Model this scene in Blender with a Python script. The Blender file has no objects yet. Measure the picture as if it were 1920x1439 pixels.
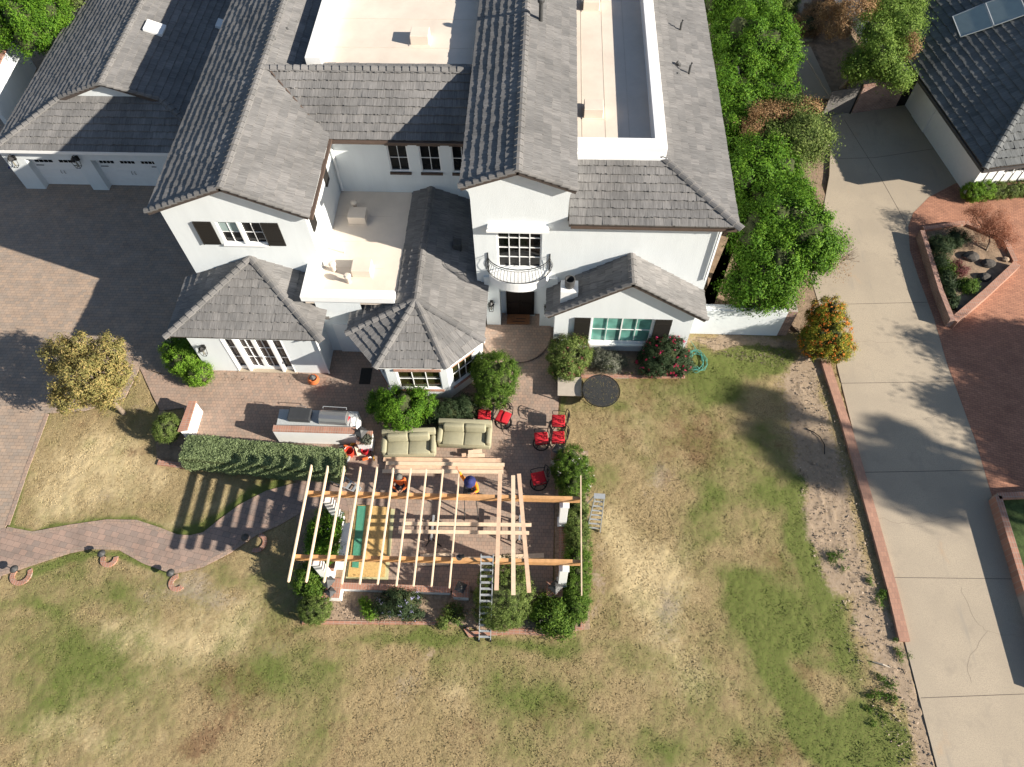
import bpy, bmesh, math, random
import numpy as np
from mathutils import Vector, Matrix
random.seed(7); rng = np.random.default_rng(7)
rad = math.radians
sc = bpy.context.scene
COL = sc.collection

# ------------------------------------------------------------------ camera
CAM_H = 28.0; FPX = 1384.0; CX, CY = 960.0, 719.5
PIT, ROL, YAW = rad(58.57), rad(-1.714), rad(-3.852)
def cam_axes():
    cy, sy = math.cos(YAW), math.sin(YAW)
    right = np.array([cy, -sy, 0]); fh = np.array([sy, cy, 0]); Z = np.array([0, 0, 1.])
    look = fh*math.cos(PIT) - Z*math.sin(PIT); up = fh*math.sin(PIT) + Z*math.cos(PIT)
    r = right*math.cos(ROL) + up*math.sin(ROL); u = -right*math.sin(ROL) + up*math.cos(ROL)
    return np.array([r, u, -look])
CM = cam_axes()
cd = bpy.data.cameras.new('camera'); cam = bpy.data.objects.new('camera', cd); COL.objects.link(cam)
m = Matrix.Identity(4)
for i in range(3):
    for j in range(3): m[i][j] = CM[j][i]
m.translation = Vector((0, 0, CAM_H)); cam.matrix_world = m
cd.sensor_width = 36; cd.lens = FPX/1920*36; cd.clip_end = 500; cd.clip_start = .5
sc.camera = cam
# ------------------------------------------------------------------ light
SUN_EL, SUN_AZ = 25.2, -18.5      # azimuth of the sun from +x
w = bpy.data.worlds.new('World'); sc.world = w; w.use_nodes = True
nt = w.node_tree; bg = nt.nodes['Background']
sky = nt.nodes.new('ShaderNodeTexSky'); sky.sky_type = 'NISHITA'; sky.sun_disc = False
sky.sun_elevation = rad(SUN_EL); sky.sun_rotation = rad(90 - SUN_AZ); sky.air_density = 1.0; sky.dust_density = .6
nt.links.new(sky.outputs[0], bg.inputs[0]); bg.inputs[1].default_value = .056
sl = bpy.data.lights.new('sun', 'SUN'); sl.energy = 5.0; sl.angle = rad(.55); sl.color = (1, .925, .81)
so = bpy.data.objects.new('sun', sl); COL.objects.link(so)
sd = Vector((math.cos(rad(SUN_EL))*math.cos(rad(SUN_AZ)), math.cos(rad(SUN_EL))*math.sin(rad(SUN_AZ)), math.sin(rad(SUN_EL))))
so.rotation_euler = sd.to_track_quat('Z', 'Y').to_euler(); so.location = (40, -10, 40)
sc.view_settings.view_transform = 'Standard'; sc.view_settings.look = 'None'
sc.view_settings.exposure = 1.08; sc.view_settings.gamma = 1.0
sc.cycles.max_bounces = 5; sc.cycles.transparent_max_bounces = 8
sc.cycles.use_denoising = True

# ------------------------------------------------------------------ measuring helpers
def ray(px, py):
    return CM.T @ np.array([(px-CX)/FPX, -(py-CY)/FPX, -1.0])
def at(px, py, z=0.0):
    d = ray(px, py); t = (z-CAM_H)/d[2]; return Vector((d[0]*t, d[1]*t, z))
def aty(px, py, y):
    d = ray(px, py); t = y/d[1]; return Vector((d[0]*t, y, CAM_H+d[2]*t))
def proj(P):
    Q = (np.asarray(P, float) - np.array([0, 0, CAM_H])) @ CM.T
    return np.stack([CX + FPX*Q[:, 0]/-Q[:, 2], CY - FPX*Q[:, 1]/-Q[:, 2]], 1)

# ------------------------------------------------------------------ object helpers
def tag(o, label=None, cat=None, group=None, kind=None):
    if label: o['label'] = label
    if cat: o['category'] = cat
    if group: o['group'] = group
    if kind: o['kind'] = kind
    return o
def empty(name, loc=(0, 0, 0), rz=0.0, label=None, cat=None, group=None):
    o = bpy.data.objects.new(name, None); COL.objects.link(o); o.location = loc; o.rotation_euler = (0, 0, rz)
    o.empty_display_size = .2
    return tag(o, label, cat, group)
def link(name, me, mat, parent=None, smooth=False):
    if mat and not me.materials: me.materials.append(mat)
    o = bpy.data.objects.new(name, me); COL.objects.link(o)
    if parent: o.parent = parent
    if smooth: me.polygons.foreach_set('use_smooth', [True]*len(me.polygons))
    return o
def copy_tree(o, parent=None):
    c = o.copy(); COL.objects.link(c); c.parent = parent
    for ch in o.children: copy_tree(ch, c)
    return c

class MB:
    """collects shapes for ONE mesh object"""
    def __init__(s): s.bm = bmesh.new()
    def box(s, c, d, rot=None, bev=0, seg=2):
        mt = Matrix.Translation(Vector(c)) @ (rot.to_4x4() if rot is not None else Matrix.Identity(4)) @ Matrix.Diagonal((d[0], d[1], d[2], 1))
        r = bmesh.ops.create_cube(s.bm, size=1, matrix=mt)
        if bev:
            es = list({e for v in r['verts'] for e in v.link_edges})
            bmesh.ops.bevel(s.bm, geom=es, offset=bev, segments=seg, affect='EDGES', profile=.5)
        return s
    def b2(s, a, b, bev=0):    # box from two corners
        a, b = Vector(a), Vector(b); d = b-a
        return s.box((a+b)/2, (abs(d.x), abs(d.y), abs(d.z)), None, bev)
    def bar(s, a, b, wd, ht, up=(0, 0, 1)):   # beam from a to b, width, height, centred
        a, b = Vector(a), Vector(b); d = b-a; L = d.length; x = d/L
        u = Vector(up); y = u.cross(x)
        if y.length < 1e-4: y = Vector((0, 1, 0)).cross(x)
        y.normalize(); z = x.cross(y)
        return s.box((a+b)/2, (L, wd, ht), Matrix((x, y, z)).transposed())
    def tube(s, pts, r, n=8, closed=False):
        pts = [Vector(p) for p in pts]; N = len(pts); rs = r if isinstance(r, (list, tuple)) else [r]*N
        rings = []
        for i, p in enumerate(pts):
            if closed: t = pts[(i+1) % N]-pts[i-1]
            else: t = pts[min(i+1, N-1)]-pts[max(i-1, 0)]
            if t.length < 1e-7: t = Vector((0, 0, 1))
            t.normalize(); a = Vector((0, 0, 1)) if abs(t.z) < .9 else Vector((1, 0, 0))
            x = t.cross(a).normalized(); y = t.cross(x)
            rings.append([s.bm.verts.new(p+(x*math.cos(2*math.pi*k/n)+y*math.sin(2*math.pi*k/n))*rs[i]) for k in range(n)])
        for i in range(N if closed else N-1):
            A, B = rings[i], rings[(i+1) % N]
            for k in range(n): s.bm.faces.new((A[k], A[(k+1) % n], B[(k+1) % n], B[k]))
        if not closed: s.bm.faces.new(rings[0]); s.bm.faces.new(rings[-1][::-1])
        return s
    def lathe(s, prof, c=(0, 0, 0), n=24, cap=True):
        c = Vector(c); rings = [[s.bm.verts.new(c+Vector((r*math.cos(2*math.pi*k/n), r*math.sin(2*math.pi*k/n), z))) for k in range(n)] for r, z in prof]
        for A, B in zip(rings, rings[1:]):
            for k in range(n): s.bm.faces.new((A[k], A[(k+1) % n], B[(k+1) % n], B[k]))
        if cap: s.bm.faces.new(rings[0][::-1]); s.bm.faces.new(rings[-1])
        return s
    def prism(s, poly, z0, z1):
        lo = [s.bm.verts.new((p[0], p[1], z0)) for p in poly]; hi = [s.bm.verts.new((p[0], p[1], z1)) for p in poly]
        s.bm.faces.new(hi); s.bm.faces.new(lo[::-1]); n = len(poly)
        for i in range(n): s.bm.faces.new((lo[i], lo[(i+1) % n], hi[(i+1) % n], hi[i]))
        return s
    def face(s, pts): s.bm.faces.new([s.bm.verts.new(p) for p in pts]); return s
    def slab(s, pts, off):     # polygon extruded along vector off
        off = Vector(off); a = [s.bm.verts.new(p) for p in pts]; b = [s.bm.verts.new(Vector(p)+off) for p in pts]; n = len(pts)
        s.bm.faces.new(a); s.bm.faces.new(b[::-1])
        for i in range(n): s.bm.faces.new((a[i], b[i], b[(i+1) % n], a[(i+1) % n]))
        return s
    def build(s, name, mat, parent=None, smooth=False, loc=None):
        bmesh.ops.recalc_face_normals(s.bm, faces=s.bm.faces)
        me = bpy.data.meshes.new(name); s.bm.to_mesh(me); s.bm.free()
        o = link(name, me, mat, parent, smooth)
        if loc is not None: o.location = loc
        return o

# ------------------------------------------------------------------ materials
def newmat(name):
    m = bpy.data.materials.new(name); m.use_nodes = True; return m, m.node_tree.nodes, m.node_tree.links, m.node_tree.nodes['Principled BSDF']
def mat(name, col, rough=.7, var=.12, scale=6, bump=0, bscale=60, metal=0, stretch=(1, 1, 1), col2=None, coord='Object', spec=.3):
    m, N, L, B = newmat(name)
    tc = N.new('ShaderNodeTexCoord'); mp = N.new('ShaderNodeMapping'); mp.inputs['Scale'].default_value = stretch
    L.new(tc.outputs[coord], mp.inputs[0])
    n = N.new('ShaderNodeTexNoise'); n.inputs['Scale'].default_value = scale; n.inputs['Detail'].default_value = 5; n.inputs['Roughness'].default_value = .65
    L.new(mp.outputs[0], n.inputs[0])
    cr = N.new('ShaderNodeValToRGB'); cr.color_ramp.elements[0].position = .3; cr.color_ramp.elements[1].position = .7
    c1 = tuple(max(0, c*(1-var)) for c in col); c2 = col2 or tuple(min(1, c*(1+var)) for c in col)
    cr.color_ramp.elements[0].color = (*c1, 1); cr.color_ramp.elements[1].color = (*c2, 1)
    L.new(n.outputs[0], cr.inputs[0]); L.new(cr.outputs[0], B.inputs['Base Color'])
    B.inputs['Roughness'].default_value = rough; B.inputs['Metallic'].default_value = metal; B.inputs['Specular IOR Level'].default_value = spec
    if bump:
        n2 = N.new('ShaderNodeTexNoise'); n2.inputs['Scale'].default_value = bscale; n2.inputs['Detail'].default_value = 3
        L.new(tc.outputs[coord], n2.inputs[0]); b = N.new('ShaderNodeBump'); b.inputs['Strength'].default_value = bump; b.inputs['Distance'].default_value = .02
        L.new(n2.outputs[0], b.inputs['Height']); L.new(b.outputs[0], B.inputs['Normal'])
    return m
def leafmat(name, c1, c2, c3=None, transl=.25):
    m, N, L, B = newmat(name)
    g = N.new('ShaderNodeNewGeometry'); cr = N.new('ShaderNodeValToRGB'); e = cr.color_ramp.elements
    e[0].color = (*c1, 1); e[1].color = (*c2, 1)
    if c3: x = e.new(.85); x.color = (*c2, 1); e[2].color = (*c3, 1); e[1].position = .6
    tc = N.new('ShaderNodeTexCoord'); n = N.new('ShaderNodeTexNoise'); n.inputs['Scale'].default_value = 1.6; n.inputs['Detail'].default_value = 3
    L.new(tc.outputs['Object'], n.inputs[0])
    ad = N.new('ShaderNodeMath'); ad.operation = 'MULTIPLY_ADD'; ad.inputs[1].default_value = .9; ad.inputs[2].default_value = -.2
    L.new(n.outputs[0], ad.inputs[0]); a2 = N.new('ShaderNodeMath'); a2.operation = 'MULTIPLY_ADD'; a2.inputs[1].default_value = .75
    L.new(g.outputs['Random Per Island'], a2.inputs[0]); L.new(ad.outputs[0], a2.inputs[2]); L.new(a2.outputs[0], cr.inputs[0])
    L.new(cr.outputs[0], B.inputs['Base Color']); B.inputs['Roughness'].default_value = .6; B.inputs['Specular IOR Level'].default_value = .14
    tr = N.new('ShaderNodeBsdfTranslucent'); mx = N.new('ShaderNodeMixShader'); mx.inputs[0].default_value = transl
    L.new(cr.outputs[0], tr.inputs[0]); L.new(B.outputs[0], mx.inputs[1]); L.new(tr.outputs[0], mx.inputs[2])
    L.new(mx.outputs[0], N['Material Output'].inputs[0])
    return m
def brickmat(name, c1, c2, mortar, bw, bh, rot=0, msize=.012, offset=.5, var=.35, rough=.85, nscale=1.2, bump=.4, vertical=None, swave=0):
    """brick or paver pattern in metres on object coordinates"""
    m, N, L, B = newmat(name)
    tc = N.new('ShaderNodeTexCoord'); mp = N.new('ShaderNodeMapping'); mp.inputs['Rotation'].default_value = (0, 0, rot)
    if vertical:     # map (x+y, z) for walls
        sp = N.new('ShaderNodeSeparateXYZ'); cb = N.new('ShaderNodeCombineXYZ'); a = N.new('ShaderNodeMath'); a.operation = 'ADD'
        L.new(tc.outputs['Object'], sp.inputs[0]); L.new(sp.outputs[0], a.inputs[0]); L.new(sp.outputs[1], a.inputs[1])
        L.new(a.outputs[0], cb.inputs[0]); L.new(sp.outputs[2], cb.inputs[1]); L.new(cb.outputs[0], mp.inputs[0])
    else: L.new(tc.outputs['Object'], mp.inputs[0])
    vec = mp.outputs[0]
    if swave:
        nw = N.new('ShaderNodeTexNoise'); nw.inputs['Scale'].default_value = 1.5; L.new(mp.outputs[0], nw.inputs[0])
        vm = N.new('ShaderNodeVectorMath'); vm.operation = 'MULTIPLY_ADD'; vm.inputs[1].default_value = (swave,)*3
        L.new(nw.outputs['Color'], vm.inputs[0]); L.new(mp.outputs[0], vm.inputs[2]); vec = vm.outputs[0]
    br = N.new('ShaderNodeTexBrick'); br.inputs['Scale'].default_value = 1; br.inputs['Brick Width'].default_value = bw
    br.inputs['Row Height'].default_value = bh; br.inputs['Mortar Size'].default_value = msize; br.inputs['Mortar Smooth'].default_value = .3
    br.offset = offset; br.inputs['Color1'].default_value = (*c1, 1); br.inputs['Color2'].default_value = (*c2, 1); br.inputs['Mortar'].default_value = (*mortar, 1)
    br.inputs['Bias'].default_value = 0
    L.new(vec, br.inputs['Vector'])
    n = N.new('ShaderNodeTexNoise'); n.inputs['Scale'].default_value = nscale; n.inputs['Detail'].default_value = 6; n.inputs['Roughness'].default_value = .7
    L.new(tc.outputs['Object'], n.inputs[0])
    mr = N.new('ShaderNodeMapRange'); mr.inputs[1].default_value = .3; mr.inputs[2].default_value = .7; mr.inputs[3].default_value = 1-var; mr.inputs[4].default_value = 1+var
    L.new(n.outputs[0], mr.inputs[0])
    vm2 = N.new('ShaderNodeVectorMath'); vm2.operation = 'SCALE'; L.new(br.outputs[0], vm2.inputs[0]); L.new(mr.outputs[0], vm2.inputs['Scale'])
    L.new(vm2.outputs[0], B.inputs['Base Color']); B.inputs['Roughness'].default_value = rough; B.inputs['Specular IOR Level'].default_value = .25
    b = N.new('ShaderNodeBump'); b.inputs['Strength'].default_value = bump; b.inputs['Distance'].default_value = .01; b.invert = True
    L.new(br.outputs['Fac'], b.inputs['Height']); L.new(b.outputs[0], B.inputs['Normal'])
    return m
def tilemat(name, c1, c2, c3):
    m, N, L, B = newmat(name)
    g = N.new('ShaderNodeNewGeometry'); cr = N.new('ShaderNodeValToRGB'); e = cr.color_ramp.elements
    e[0].color = (*c1, 1); e[1].color = (*c3, 1); x = e.new(.5); x.color = (*c2, 1)
    L.new(g.outputs['Random Per Island'], cr.inputs[0])
    uv = N.new('ShaderNodeUVMap'); mp = N.new('ShaderNodeMapping'); mp.inputs['Scale'].default_value = (22, 1.6, 1)
    L.new(uv.outputs[0], mp.inputs[0]); n = N.new('ShaderNodeTexNoise'); n.inputs['Scale'].default_value = 1; n.inputs['Detail'].default_value = 4; n.inputs['Roughness'].default_value = .7
    L.new(mp.outputs[0], n.inputs[0])
    tc = N.new('ShaderNodeTexCoord'); n2 = N.new('ShaderNodeTexNoise'); n2.inputs['Scale'].default_value = .5; n2.inputs['Detail'].default_value = 4; L.new(tc.outputs['Object'], n2.inputs[0])
    mr = N.new('ShaderNodeMapRange'); mr.inputs[1].default_value = .3; mr.inputs[2].default_value = .7; mr.inputs[3].default_value = .62; mr.inputs[4].default_value = 1.3
    L.new(n.outputs[0], mr.inputs[0])
    mr2 = N.new('ShaderNodeMapRange'); mr2.inputs[1].default_value = .3; mr2.inputs[2].default_value = .7; mr2.inputs[3].default_value = .86; mr2.inputs[4].default_value = 1.14
    L.new(n2.outputs[0], mr2.inputs[0]); mu = N.new('ShaderNodeMath'); mu.operation = 'MULTIPLY'; L.new(mr.outputs[0], mu.inputs[0]); L.new(mr2.outputs[0], mu.inputs[1])
    sc_ = N.new('ShaderNodeVectorMath'); sc_.operation = 'SCALE'; L.new(cr.outputs[0], sc_.inputs[0]); L.new(mu.outputs[0], sc_.inputs['Scale'])
    L.new(sc_.outputs[0], B.inputs['Base Color']); B.inputs['Roughness'].default_value = .85; B.inputs['Specular IOR Level'].default_value = .25
    b = N.new('ShaderNodeBump'); b.inputs['Strength'].default_value = .5; b.inputs['Distance'].default_value = .012
    L.new(n.outputs[0], b.inputs['Height']); L.new(b.outputs[0], B.inputs['Normal'])
    return m
M = {}
M['stucco'] = mat('stucco', (.68, .715, .725), .9, .05, 1.6, .4, 45, stretch=(1, 1, .18))
M['white'] = mat('white_paint', (.80, .80, .79), .55, .03, 4)
M['cream'] = mat('cream_flat_roof', (.66, .57, .48), .9, .10, .55, .2, 40)
M['trim'] = mat('fascia_brown', (.10, .07, .055), .6, .15, 5)
M['deck'] = mat('eave_board', (.075, .06, .052), .7, .15, 5)
M['seam'] = mat('membrane_seam', (.58, .49, .40), .9, .1, 3)
M['black'] = mat('black_metal', (.02, .02, .02), .45, .2, 9, metal=.3)
M['shutter'] = mat('dark_shutter', (.018, .016, .014), .6, .15, 12)
M['pipe'] = mat('vent_metal', (.06, .06, .06), .5, .2, 9)
M['tile'] = tilemat('roof_tile', (.162, .157, .153), (.185, .178, .172), (.216, .206, .198))
M['cap'] = tilemat('roof_cap', (.155, .15, .145), (.18, .173, .167), (.21, .20, .193))
M['tile_dark'] = tilemat('neighbour_tile', (.10, .105, .105), (.125, .13, .13), (.15, .155, .155))
M['concrete_plain'] = mat('concrete', (.41, .34, .265), .9, .10, .4, .25, 30)
def concretemat():
    m, N, L, B = newmat('concrete'); tc = N.new('ShaderNodeTexCoord'); prev = None
    def nz(s, d=5, st=(1, 1, 1), r=.6):
        mp = N.new('ShaderNodeMapping'); mp.inputs['Scale'].default_value = st; L.new(tc.outputs['Object'], mp.inputs[0])
        n = N.new('ShaderNodeTexNoise'); n.inputs['Scale'].default_value = s; n.inputs['Detail'].default_value = d; n.inputs['Roughness'].default_value = r; L.new(mp.outputs[0], n.inputs[0]); return n.outputs[0]
    def mixc(f, lo, hi, c1, c2):
        r = N.new('ShaderNodeMapRange'); r.interpolation_type = 'SMOOTHSTEP'; r.inputs[1].default_value = lo; r.inputs[2].default_value = hi; L.new(f, r.inputs[0]); x = N.new('ShaderNodeMix'); x.data_type = 'RGBA'; L.new(r.outputs[0], x.inputs[0])
        for sk, v in ((x.inputs[6], c1), (x.inputs[7], c2)):
            if isinstance(v, tuple): sk.default_value = (*v, 1)
            else: L.new(v, sk)
        return x.outputs[2]
    c = mixc(nz(.22, 3), .35, .65, (.37, .31, .235), (.45, .375, .28)); c = mixc(nz(1.1, 7, r=.75), .5, .8, c, (.30, .255, .20)); c = mixc(nz(.7, 4, (3.2, .35, 1)), .58, .78, c, (.31, .275, .225))
    c = mixc(nz(3.5, 6, r=.8), .68, .80, c, (.22, .18, .14)); c = mixc(nz(.9, 3, (1, .5, 1)), .66, .80, c, (.47, .33, .21)); c = mixc(nz(30, 2), .35, .75, c, (.33, .28, .22))
    L.new(c, B.inputs['Base Color']); B.inputs['Roughness'].default_value = .9; B.inputs['Specular IOR Level'].default_value = .2
    b = N.new('ShaderNodeBump'); b.inputs['Strength'].default_value = .25; b.inputs['Distance'].default_value = .02; L.new(nz(40), b.inputs['Height']); L.new(b.outputs[0], B.inputs['Normal']); return m
M['concrete'] = concretemat(); M['crack'] = mat('crack', (.22, .18, .14), .9, .2, 8)
M['joint'] = mat('joint', (.12, .10, .08), .9, .2, 8)
M['pave_drive'] = brickmat('driveway_pavers', (.39, .285, .21), (.30, .245, .20), (.17, .14, .11), .24, .16, 0, .007, .5, .16, bump=.3)
M['pave_patio'] = brickmat('patio_pavers', (.375, .262, .20), (.285, .222, .18), (.19, .14, .11), .15, .15, 0, .007, .5, .16, bump=.3)
M['pave_path'] = brickmat('path_pavers', (.345, .24, .19), (.25, .195, .165), (.15, .12, .10), .30, .22, rad(12), .007, .45, .2, bump=.3)
M['brick'] = brickmat('brick_cap', (.42, .21, .145), (.33, .17, .12), (.36, .29, .24), .10, .21, 0, .01, 0, .15, bump=.3)
M['brick_y'] = brickmat('brick_cap_turned', (.42, .21, .145), (.33, .17, .12), (.36, .29, .24), .21, .10, 0, .01, 0, .15, bump=.3)
M['brick_face'] = brickmat('brick_face', (.40, .21, .15), (.30, .155, .11), (.38, .32, .27), .21, .075, 0, .01, .5, .2, vertical=True)
M['brick_mix'] = brickmat('brick_face_pale', (.36, .21, .16), (.26, .15, .12), (.40, .34, .30), .21, .075, 0, .01, .5, .3, vertical=True)
M['brick_plaza'] = brickmat('brick_plaza', (.42, .205, .13), (.33, .16, .105), (.17, .10, .075), .22, .11, rad(14), .008, .5, .16, bump=.3)
M['brick_kerb'] = brickmat('brick_kerb', (.42, .235, .165), (.35, .195, .14), (.30, .19, .14), .11, .20, rad(-2), .008, .5, .12, bump=.3)
M['soil'] = mat('garden_soil', (.26, .185, .125), .95, .35, 3, .8, 14)
M['gravel'] = mat('gravel', (.34, .25, .175), .95, .42, 9, .8, 40)
M['pine'] = mat('fresh_pine', (.70, .54, .385), .65, .12, 5, .1, 30, stretch=(1, 1, 6))
M['pine_pink'] = mat('rosy_pine', (.66, .45, .31), .65, .12, 5, .1, 30)
M['fir'] = mat('orange_fir', (.56, .31, .14), .6, .18, 6, .1, 30)
M['osb'] = mat('osb_board', (.55, .36, .14), .7, .25, 14, .2, 30)
M['green_sheet'] = mat('green_sheet', (.075, .26, .17), .6, .15, 8)
M['pale_green'] = mat('pale_sheet', (.48, .46, .26), .6, .1, 8)
M['sofa'] = mat('sofa_fabric', (.31, .29, .195), .9, .08, 4, .3, 25)
M['red'] = mat('red_cushion', (.52, .02, .03), .8, .12, 12, .2, 40)
M['orange'] = mat('orange_cloth', (.62, .13, .03), .85, .12, 10, .2, 40)
M['hivis'] = mat('hivis_orange', (.85, .26, .02), .85, .12, 10, .2, 40)
M['navy'] = mat('navy_cloth', (.03, .035, .13), .85, .15, 12)
M['greycap'] = mat('grey_cloth', (.12, .12, .11), .85, .15, 12)
M['jeans'] = mat('dark_trousers', (.03, .035, .05), .85, .15, 12)
M['skin'] = mat('skin', (.36, .17, .10), .6, .08, 10)
M['hair'] = mat('dark_hair', (.02, .015, .012), .7, .2, 30)
M['steel'] = mat('stainless', (.50, .49, .47), .32, .08, 3, metal=.85, stretch=(1, 12, 1))
M['alu'] = mat('aluminium', (.42, .44, .45), .45, .1, 8, metal=.4)
M['grill_black'] = mat('griddle_lid', (.045, .047, .05), .4, .15, 5)
M['counter'] = mat('stone_counter', (.40, .42, .42), .6, .15, 14)
M['bucket'] = mat('red_bucket', (.70, .06, .03), .45, .08, 9)
M['yellow'] = mat('yellow_plastic', (.75, .38, .04), .5, .1, 9)
M['blind'] = mat('pale_blind', (.30, .38, .37), .7, .1, 3)
M['terracotta'] = mat('terracotta', (.55, .15, .05), .6, .12, 9)
M['hose'] = mat('teal_hose', (.07, .27, .22), .5, .1, 9)
M['twig'] = mat('shaded_inner_twigs', (.045, .055, .02), .95, .4, 9)  # dark twig tone for crown cores, with the inner shade put into the colour
M['bark'] = mat('bark', (.20, .155, .115), .9, .3, 12, .5, 20)
M['pale_bark'] = mat('pale_bark', (.42, .37, .31), .9, .2, 8, .4, 20)
M['stone_top'] = mat('sand_stone_top', (.40, .35, .29), .8, .08, 6)
M['mat'] = mat('coir_mat', (.17, .075, .035), .95, .2, 30)
M['solar'] = mat('solar_panel', (.27, .325, .32), .4, .06, 3, spec=.6)
M['door'] = mat('dark_door', (.012, .009, .008), .4, .2, 8)
M['gate'] = mat('grey_gate', (.15, .14, .13), .7, .15, 8)
M['rock_pale'] = mat('pale_stones', (.38, .30, .23), .95, .35, 8)
M['rock'] = mat('rock', (.07, .062, .055), .9, .35, 6, .6, 10)
def glassmat(name, col, rough=.04, spec=.5):
    m, N, L, B = newmat(name)
    tc = N.new('ShaderNodeTexCoord'); n = N.new('ShaderNodeTexNoise'); n.inputs['Scale'].default_value = 1.3; L.new(tc.outputs['Object'], n.inputs[0])
    cr = N.new('ShaderNodeValToRGB'); cr.color_ramp.elements[0].position = .35; cr.color_ramp.elements[1].position = .7
    cr.color_ramp.elements[0].color = (*[c*.6 for c in col], 1); cr.color_ramp.elements[1].color = (*[c*1.4 for c in col], 1)
    L.new(n.outputs[0], cr.inputs[0]); L.new(cr.outputs[0], B.inputs['Base Color'])
    B.inputs['Roughness'].default_value = rough; B.inputs['Specular IOR Level'].default_value = spec
    return m
M['glass'] = glassmat('window_glass', (.010, .010, .010), .03, .35)
M['glass_garden_reflection'] = glassmat('painted_garden_reflection', (.03, .03, .01), .03, .4)  # greenish brown reflection of foliage painted into the bay pane colour
M['glass_screen'] = glassmat('screened_glass', (.055, .042, .036), .25, .3)
M['glass_green'] = glassmat('curtained_glass', (.13, .32, .27), .1, .4)
M['lamp_glass'] = glassmat('lamp_glass', (.25, .24, .20), .1)
def meshmat():      # pierced cast metal
    m, N, L, B = newmat('pierced_metal')
    tc = N.new('ShaderNodeTexCoord'); v = N.new('ShaderNodeTexVoronoi'); v.feature = 'DISTANCE_TO_EDGE'; v.inputs['Scale'].default_value = 17
    L.new(tc.outputs['Object'], v.inputs[0]); c = N.new('ShaderNodeMath'); c.operation = 'LESS_THAN'; c.inputs[1].default_value = .225
    L.new(v.outputs['Distance'], c.inputs[0]); t = N.new('ShaderNodeBsdfTransparent'); mx = N.new('ShaderNodeMixShader')
    L.new(c.outputs[0], mx.inputs[0]); L.new(t.outputs[0], mx.inputs[1]); L.new(B.outputs[0], mx.inputs[2]); L.new(mx.outputs[0], N['Material Output'].inputs[0])
    B.inputs['Base Color'].default_value = (.035, .035, .035, 1); B.inputs['Roughness'].default_value = .5
    return m
M['pierced'] = meshmat()
L_GREEN = leafmat('leaf_green', (.030, .068, .012), (.070, .135, .016), (.145, .225, .035))
L_BRIGHT = leafmat('leaf_bright', (.05, .12, .01), (.12, .24, .02), (.24, .38, .05))
L_CITRUS = leafmat('leaf_citrus', (.030, .080, .008), (.070, .165, .012), (.150, .270, .025))
L_PALEGREEN = leafmat('leaf_pale_green', (.05, .10, .015), (.12, .20, .03), (.24, .34, .07))
L_YELLOWISH = leafmat('leaf_yellow_green', (.05, .09, .02), (.11, .16, .035), (.22, .27, .08))
L_BROWN = leafmat('leaf_brown', (.16, .09, .045), (.32, .19, .09), (.45, .30, .16))
L_AUTUMN = leafmat('leaf_olive_gold', (.11, .12, .045), (.26, .235, .08), (.42, .31, .12))
L_RUST = leafmat('leaf_rust', (.16, .055, .03), (.30, .12, .07), (.42, .20, .12))
L_ORANGE = leafmat('leaf_orange', (.45, .10, .02), (.62, .17, .03), (.65, .30, .05))
L_GOLD = leafmat('leaf_gold', (.22, .22, .02), (.40, .32, .03), (.55, .40, .05))
L_SILVER = leafmat('leaf_silver', (.12, .16, .075), (.21, .27, .125), (.33, .40, .20))
L_OLIVEGOLD = leafmat('leaf_olive_orange', (.05, .09, .012), (.16, .19, .02), (.45, .33, .04))
L_DARK = leafmat('leaf_dark', (.018, .035, .015), (.035, .06, .025), (.07, .10, .045))
L_GREY = leafmat('leaf_grey', (.07, .08, .06), (.14, .15, .11), (.25, .25, .20))
F_RED = leafmat('flower_red', (.28, .015, .03), (.45, .02, .07), (.55, .04, .16))
F_PURPLE = leafmat('flower_purple', (.22, .20, .40), (.35, .33, .55), (.5, .48, .7))
F_WHITE = leafmat('flower_white', (.5, .45, .42), (.65, .6, .58), (.75, .7, .7))
F_DARKRED = leafmat('leaf_wine', (.10, .02, .03), (.16, .05, .05), (.24, .10, .08))

# ================================================================== GROUND
def W(pts, z=0.0): return [at(x, y, z) for x, y in pts]
def vnoise(x, y, cell, seed):
    """smooth value noise in metres"""
    r = np.random.default_rng(seed); G = r.random((256, 256)); fx = x/cell; fy = y/cell
    ix = np.floor(fx).astype(int); iy = np.floor(fy).astype(int); tx = fx-ix; ty = fy-iy
    tx = tx*tx*(3-2*tx); ty = ty*ty*(3-2*ty); g = lambda a, b: G[a % 256, b % 256]
    return (g(ix, iy)*(1-tx)+g(ix+1, iy)*tx)*(1-ty)+(g(ix, iy+1)*(1-tx)+g(ix+1, iy+1)*tx)*ty
def fbm(x, y, cell, seed, octs=4):
    a = 0; t = 0; w_ = 1.0
    for o in range(octs): a = a+w_*vnoise(x, y, cell/2**o, seed+o*17); t += w_; w_ *= .6
    return a/t
def inpoly(px, py, poly):
    c = np.zeros(px.shape, bool); n = len(poly); j = n-1
    for i in range(n):
        xi, yi = poly[i][0], poly[i][1]; xj, yj = poly[j][0], poly[j][1]
        k = ((yi > py) != (yj > py)) & (px < (xj-xi)*(py-yi)/((yj-yi) or 1e-9)+xi); c ^= k; j = i
    return c
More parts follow.
